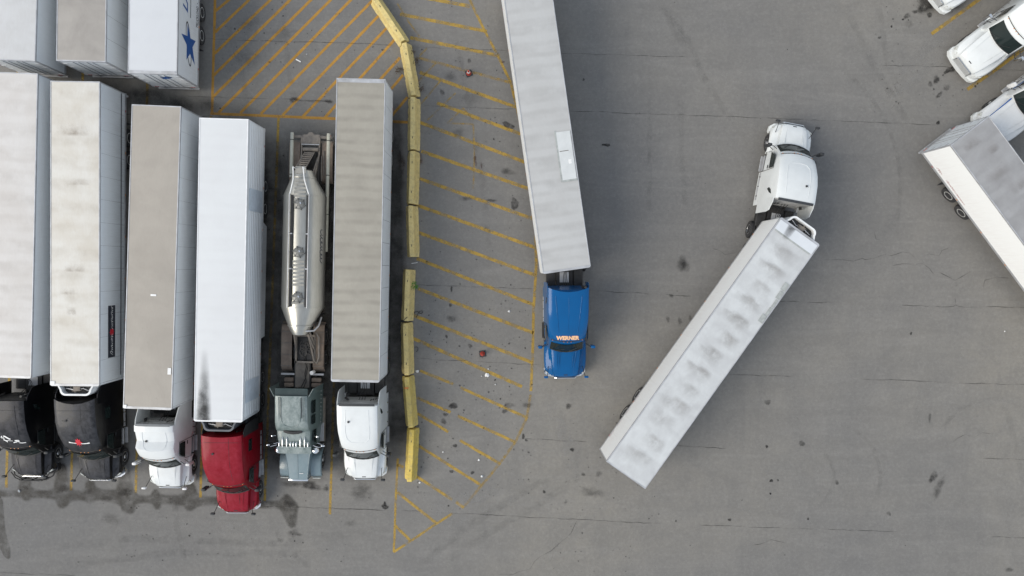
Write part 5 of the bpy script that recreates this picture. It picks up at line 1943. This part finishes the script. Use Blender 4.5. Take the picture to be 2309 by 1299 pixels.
    for y, x1 in ((-1.0, 2.45), (1.05, 6.6)):
        b = new()
        cyl(b, (-.05, y, 1.42), (x1, y, 1.42), .10, n=16)
        ht = obj('hose_tube', b, simple('pale_tube', (.47, .47, .40, 1), .5, 0, .1, 3, (.3, .28, .24, 1), .4), t, 40)
        for x in (.35, 2.3) + ((4.5,) if x1 > 3 else ()):
            b = new()
            cyl(b, (x - .02, y, 1.42), (x + .02, y, 1.42), .107, n=16)
            obj('clamp', b, M_BLACK, ht)
    # ladder up to the walkway
    b = new()
    p0, p1 = Vector((1.0, -.02, 1.3)), Vector((2.12, -.02, 3.28))
    for s in (-.27, .27):
        tube(b, [p0 + Vector((0, s, 0)), p1 + Vector((0, s, 0))], .03, 6)
    for i in range(8):
        p = p0.lerp(p1, (i + .5) / 8)
        obox(b, p, (.07, .54, .03))
    obj('ladder', b, M_STEEL, t)
    b = new()
    box(b, 2.05, 2.42, -.30, .26, 3.24, 3.27)
    obj('ladder_platform', b, simple('grey_tread', (.30, .295, .27, 1), .7), t)
    b = new()
    for (pa, pb) in (((1.3, .42, 1.2), (2.3, .42, 2.3)), ((1.6, -.42, 1.2), (2.4, .1, 2.3)), ((2.0, .42, 1.25), (2.7, -.3, 2.0)), ((.9, .75, 1.15), (2.3, .78, 1.15)), ((1.2, .62, 1.15), (2.6, .66, 1.2))):
        cyl(b, pa, pb, .04, n=7)
    obj('brace', b, M_STEEL, t)
    # front frame, struts, blower pipes
    b = new()
    box(b, 11.35, 11.45, -.55, .55, 1.28, 1.45)
    box(b, 12.85, 12.95, -.58, .55, 1.28, 1.42)
    for y in (-.56, .5):
        box(b, 11.35, 12.95, y, y + .08, 1.28, 1.42)
    obj('front_frame', b, M_STEEL, t)
    b = new()
    box(b, 11.5, 12.84, -.47, .49, 1.15, 1.2)
    obj('coupler_plate', b, M_BLACK, t)
    b = new()
    for i in range(14):
        a0 = random.uniform(0, 6.28)
        c0 = Vector((12.2 + random.uniform(-.3, .3), random.uniform(-.25, .25), 1.24))
        tube(b, [c0 + Vector((.2 * math.cos(a0 + q * .7), .16 * math.sin(a0 + q * .7), random.uniform(-.01, .05))) for q in range(6)], .025, 5)
    obj('chain', b, simple('dark_chain', (.08, .075, .07, 1), .6), t)
    for s in (-1, 1):
        b = new()
        for x0, z0 in ((10.9, 2.4), (11.2, 2.5)):
            cyl(b, (x0, s * .38, z0), (x0 + 1.0, s * .52, 1.4), .05, n=8)
        obj('strut', b, M_STEEL, t)
    b = new()
    tube(b, [(10.95, .05, 3.05), (11.0, .45, 3.02), (10.98, .8, 2.9), (10.75, .98, 2.6), (10.3, 1.0, 2.0)], .05, 8)
    obj('blower_pipe', b, M_ALU, t, 50)
    b = new()
    tube(b, [(11.2, .62, 1.6), (11.5, .78, 1.55), (12.6, .80, 1.5), (12.95, .68, 1.45), (12.8, .5, 1.4), (11.9, .35, 1.6), (11.2, .3, 2.1)], .06, 8)
    obj('blower_hose', b, M_STEEL, t, 50)
    b = new()
    for s in (-1, 1):
        cyl(b, (10.2, s * .7, .12), (10.2, s * .7, 1.1), .07, n=8)
    obj('landing_gear', b, M_BLACK, t)
    return t


tanker()


# ------------------------------------------------------------------ yellow barriers
def barrier_mat():
    k = NT('barrier_paint')
    k.setp(Roughness=.8)
    oi = k.n('ShaderNodeObjectInfo')
    c = k.mix(k.ramp(k.noise(1.2, 6, .65), .35, .68), (0.56, 0.39, 0.09, 1), (0.68, 0.53, 0.20, 1))
    # individual fading is stored as the object's colour
    c = k.mix(.5, c, oi.outputs['Color'])
    c = k.mix(k.ramp(k.noise(3.5, 8, .75, off=(3, 1, 5)), .50, .70, 0, .7), c, (0.33, 0.27, 0.15, 1))
    c = k.mix(k.ramp(k.noise(11, 5, .7, stretch=(2.2, .35, .35), off=(1, 4, 2)), .60, .70, 0, .8), c, (0.13, 0.11, 0.07, 1))
    k.color(c)
    k.bump(k.noise(18, 5, .7), .5, .01)
    return k.m


M_BAR = barrier_mat()
JP = [(-.36, 0), (-.36, .08), (-.23, .30), (-.145, .80), (-.115, .825), (.115, .825), (.145, .80), (.23, .30), (.36, .08), (.36, 0)]
bars = [((842, -8), (909, 92), 'pale yellow concrete barrier at the top edge leaning left of the hatched island', (.72, .62, .30)), ((911, 95), (932, 215), 'slanting yellow barrier beside the tail of the beige grey trailer, second from the top', (.70, .60, .30)),
        ((931, 217), (930, 337), 'yellow barrier beside the rear wheels of the trailer by the barriers', (.70, .60, .31)), ((930, 339), (927, 460), 'yellow barrier with reddish stain at its foot, fourth from the top', (.70, .59, .29)),
        ((926, 463), (929, 580), 'yellow barrier just above the open gap in the line', (.72, .60, .30)), ((920, 607), (915.5, 725), 'yellow barrier with green weed at its side just below the gap', (.72, .60, .30)),
        ((914, 728), (917, 847), 'yellow barrier with looped wire at its upper end', (.72, .58, .27)), ((917, 850), (926, 966), 'chipped yellow barrier with orange strap, second from the bottom', (.62, .50, .15)),
        ((929, 969), (923, 1088), 'deep yellow barrier at the bottom end of the line', (.66, .50, .08))]
for i, (p0, p1, lab, colr) in enumerate(bars):
    a, c = PX(p0[0], p0[1], .8), PX(p1[0], p1[1], .8)
    d = c - a
    L = d.length - .05
    b = new()
    lp = []
    n = 26
    rnd = random.Random(40 + i)
    for q in range(n + 1):
        x = -L / 2 + L * q / n
        e = .07 if q in (0, n) else (.02 if q in (1, n - 1) else 0)
        row = []
        for (y, z) in JP:
            chip = rnd.random() < .10
            jy = rnd.uniform(-.009, .009) - (.035 * math.copysign(1, y) if chip and z < .4 else 0)
            row.append(Vector((x + (rnd.uniform(-.015, .015) if e else 0), y * (1 - e) + jy, max(0, z - e * (z > .5) + (rnd.uniform(-.006, .006) if z > .1 else 0)))))
        lp.append(row)
    loft(b, lp)
    bo = obj('concrete_barrier', b, M_BAR, None, 28, loc=((a.x + c.x) / 2, (a.y + c.y) / 2, 0), rot=(0, 0, math.atan2(d.y, d.x)))
    tag(bo, lab, 'barrier', 'yellow concrete barriers along the hatched island')
    bo.color = colr + (1,)
    # lifting slots and joint key, parts of each barrier
    for s in (-.28, .28):
        b = new()
        box(b, s * L - .06, s * L + .06, -.02, .02, .815, .829)
        obj('lifting_slot', b, M_BLACK, bo)

# ------------------------------------------------------------------ cones
for (px, py, rot, lab, band) in ((1057, 165, .35, 'orange cone with white band on black base near the top of the island', True), (1088, 798, .12, 'plain red orange cone on black base left of the blue tractor', False)):
    p = PX(px, py, .1)
    t = thing('traffic_cone', lab, 'traffic cone', (p.x, p.y, 0), rot, 'traffic cones on the island')
    b = new()
    rbox(b, -.19, .19, -.19, .19, 0.012, .05, .02, 2)
    obj('base', b, M_DARKPL, t)
    b = new()
    lathe_z(b, [(.05, .145), (.08, .135), (.62, .045), (.68, .04), (.70, .03)], 24)
    obj('cone', b, simple('cone_orange', (0.50, 0.045, 0.025, 1), .5, 0, .15, 6, (.25, .05, .04, 1), .4), t, 40)
    if band:
        b = new()
        lathe_z(b, [(.34, .096), (.345, .0965), (.50, .0695), (.505, .067)], 24)
        obj('band', b, M_WHITE, t, 40)

# ------------------------------------------------------------------ litter, weeds, straps
def scrap(px, py, r, lab, flat_=.03, n=9, mat=None):
    p = PX(px, py, 0)
    r *= .8
    b = new()
    vs = []
    rnd = random.Random(int(px * 7 + py))
    rows = []
    for q, (fr, z) in enumerate(((1, .018), (.62, .018 + flat_), (.2, .018 + flat_ * 1.4))):
        rows.append([Vector((r * fr * rnd.uniform(.6, 1.2) * math.cos(2 * math.pi * i / n), r * fr * rnd.uniform(.6, 1.2) * math.sin(2 * math.pi * i / n), z + rnd.uniform(0, flat_))) for i in range(n)])
    loft(b, rows)
    o = obj('paper_scrap', b, mat or M_WHITE, None, None, loc=(p.x, p.y, 0), rot=(0, 0, rnd.uniform(0, 6)))
    return tag(o, lab, 'litter', 'litter on the pavement')


b = new()
rbox(b, -.16, .16, -.035, .035, .018, .05, .008, 1)
p = PX(673, 137, 0)
tag(obj('plastic_strip', b, M_WHITE, None, None, loc=(p.x, p.y, 0), rot=(0, 0, R(-28))), 'white plastic strip lying in the hatched box at upper left', 'litter', 'litter on the pavement')
b = new()
tube(b, [(-.18, 0, .03), (-.05, .015, .03), (.08, .03, .03), (.17, .06, .03)], .018, 6)
p = PX(935, 594, 0)
tag(obj('plastic_strip', b, M_WHITE, None, None, loc=(p.x, p.y, 0)), 'pale bent strip lying in the gap between the barriers', 'litter', 'litter on the pavement')
scrap(1098, 845, .17, 'crumpled white paper, largest scrap below the red orange cone', .05, 13)
scrap(1101, 832, .055, 'small white scrap just above the largest crumpled paper')
scrap(1086, 848, .05, 'small white scrap just left of the largest crumpled paper')
scrap(1117, 867, .05, 'small white scrap lower right of the largest crumpled paper')
scrap(941, 837, .12, 'white scrap beside the barrier line near the lower trailers nose', .05, 10)
scrap(1148, 702, .09, 'pale scrap in the island left of the blue tractor', .03)
scrap(1087, 1074, .10, 'white cup like scrap near the curved edge of the island', .05)
scrap(1080, 1037, .09, 'pale scrap above the cup near the curved edge', .02)
scrap(946, 1088, .08, 'pale scrap by the bottom end of the barriers', .02)
scrap(999, 1019, .06, 'tiny pale scrap left of centre in the lower island', .02)
scrap(44, 1107, .10, 'white crumpled scrap in front of the leftmost black tractor', .06)
scrap(2265, 747, .05, 'tiny white scrap alone on the open yard at the right', .02)
scrap(692, 122, .06, 'tiny grey scrap right of the white plastic strip', .02, mat=M_ALU)
scrap(942, 229, .11, 'crumpled silver foil beside the upper barriers', .06, mat=M_ALU)
# wire loop
p = PX(938, 712, 0)
b = new()
tube(b, [(-.85, -.62, .86), (-.72, -.40, .86), (-.55, -.15, .87), (-.42, -.03, .84), (-.33, 0, .6), (-.3, .02, .2), (-.22, .02, .04), (-.05, .22, .04), (.1, .26, .04), (.2, .16, .04), (.3, .12, .05), (.4, .2, .05), (.36, .3, .04), (.22, .26, .05), (.1, .1, .05), (.02, -.1, .04)], .016, 6)
tag(obj('wire', b, M_BLACK, None, 60, loc=(p.x, p.y, 0)), 'black wire looped over a barrier and onto the pavement', 'wire')
p = PX(939, 788, 0)
b = new()
tube(b, [(-.12, .12, .03), (.02, .16, .03), (.1, .08, .03), (.08, -.06, .03), (-.02, -.14, .03)], .014, 6)
tag(obj('wire', b, M_BLACK, None, 60, loc=(p.x, p.y, 0)), 'short hooked black wire beside the chipped barrier', 'wire')
# orange strap on the chipped barrier
p = PX(915, 875, .8)
b = new()
lp = []
for x in (-.045, .045):
    lp.append([Vector((y, x, z)) for y, z in ((-.20, .35), (-.135, .80), (-.10, .845), (.10, .845), (.10, .855), (-.105, .858), (-.15, .81), (-.215, .35))])
loft(b, lp)
tag(obj('strap', b, simple('strap_orange', (.72, .24, .06, 1), .6), None, None, loc=(p.x + .06, p.y, 0.0), rot=(0, 0, R(4))), 'orange strap lying over the chipped yellow barrier', 'strap')


# weeds at the foot of the barriers
def weed(px, py, r, n, col, lab, h=.2, seed=1):
    p = PX(px, py, 0)
    t = thing('weed', lab, 'weed', (p.x, p.y, 0), 0, 'weeds along the barriers')
    rnd = random.Random(seed)
    m = simple('weed_' + ('green' if col[1] > col[0] else 'dry'), col, .7, 0, .3, 8)
    b = new()
    for i in range(n):
        a = rnd.uniform(0, 6.28)
        q = rnd.uniform(.15, 1) * r
        c = Vector((q * math.cos(a), q * math.sin(a), rnd.uniform(.05, h)))
        d = Vector((math.cos(a + rnd.uniform(-.8, .8)), math.sin(a + rnd.uniform(-.8, .8)), rnd.uniform(-.2, .5))).normalized()
        s = d.cross(Vector((0, 0, 1))).normalized() * rnd.uniform(.012, .03)
        ln = rnd.uniform(.06, .13)
        b.faces.new([b.verts.new(v) for v in (c, c + d * ln * .5 + s, c + d * ln, c + d * ln * .5 - s)])
    obj('leaves', b, m, t)
    b = new()
    for i in range(7):
        a = rnd.uniform(0, 6.28)
        tube(b, [(0, 0, 0.0), (.4 * r * math.cos(a), .4 * r * math.sin(a), h * .5), (.8 * r * math.cos(a), .8 * r * math.sin(a), h * rnd.uniform(.6, 1))], .006, 4)
    obj('stem', b, m, t)


weed(935, 643, .22, 90, (0.07, 0.19, 0.02, 1), 'bright green weed beside the barrier below the gap', .62, 3)
weed(925, 118, .25, 60, (0.075, 0.05, 0.032, 1), 'dry brown weed at the elbow of the upper barriers', .3, 5)
weed(936, 140, .18, 40, (0.075, 0.05, 0.032, 1), 'small dry weed just below the elbow of the upper barriers', .25, 6)
weed(901, 160, .2, 36, (0.075, 0.05, 0.032, 1), 'dry weed on the hatched box side of the slanting barrier', .2, 7)
weed(947, 198, .25, 45, (0.075, 0.05, 0.032, 1), 'dry weed by a pavement crack right of the slanting barrier', .2, 8)
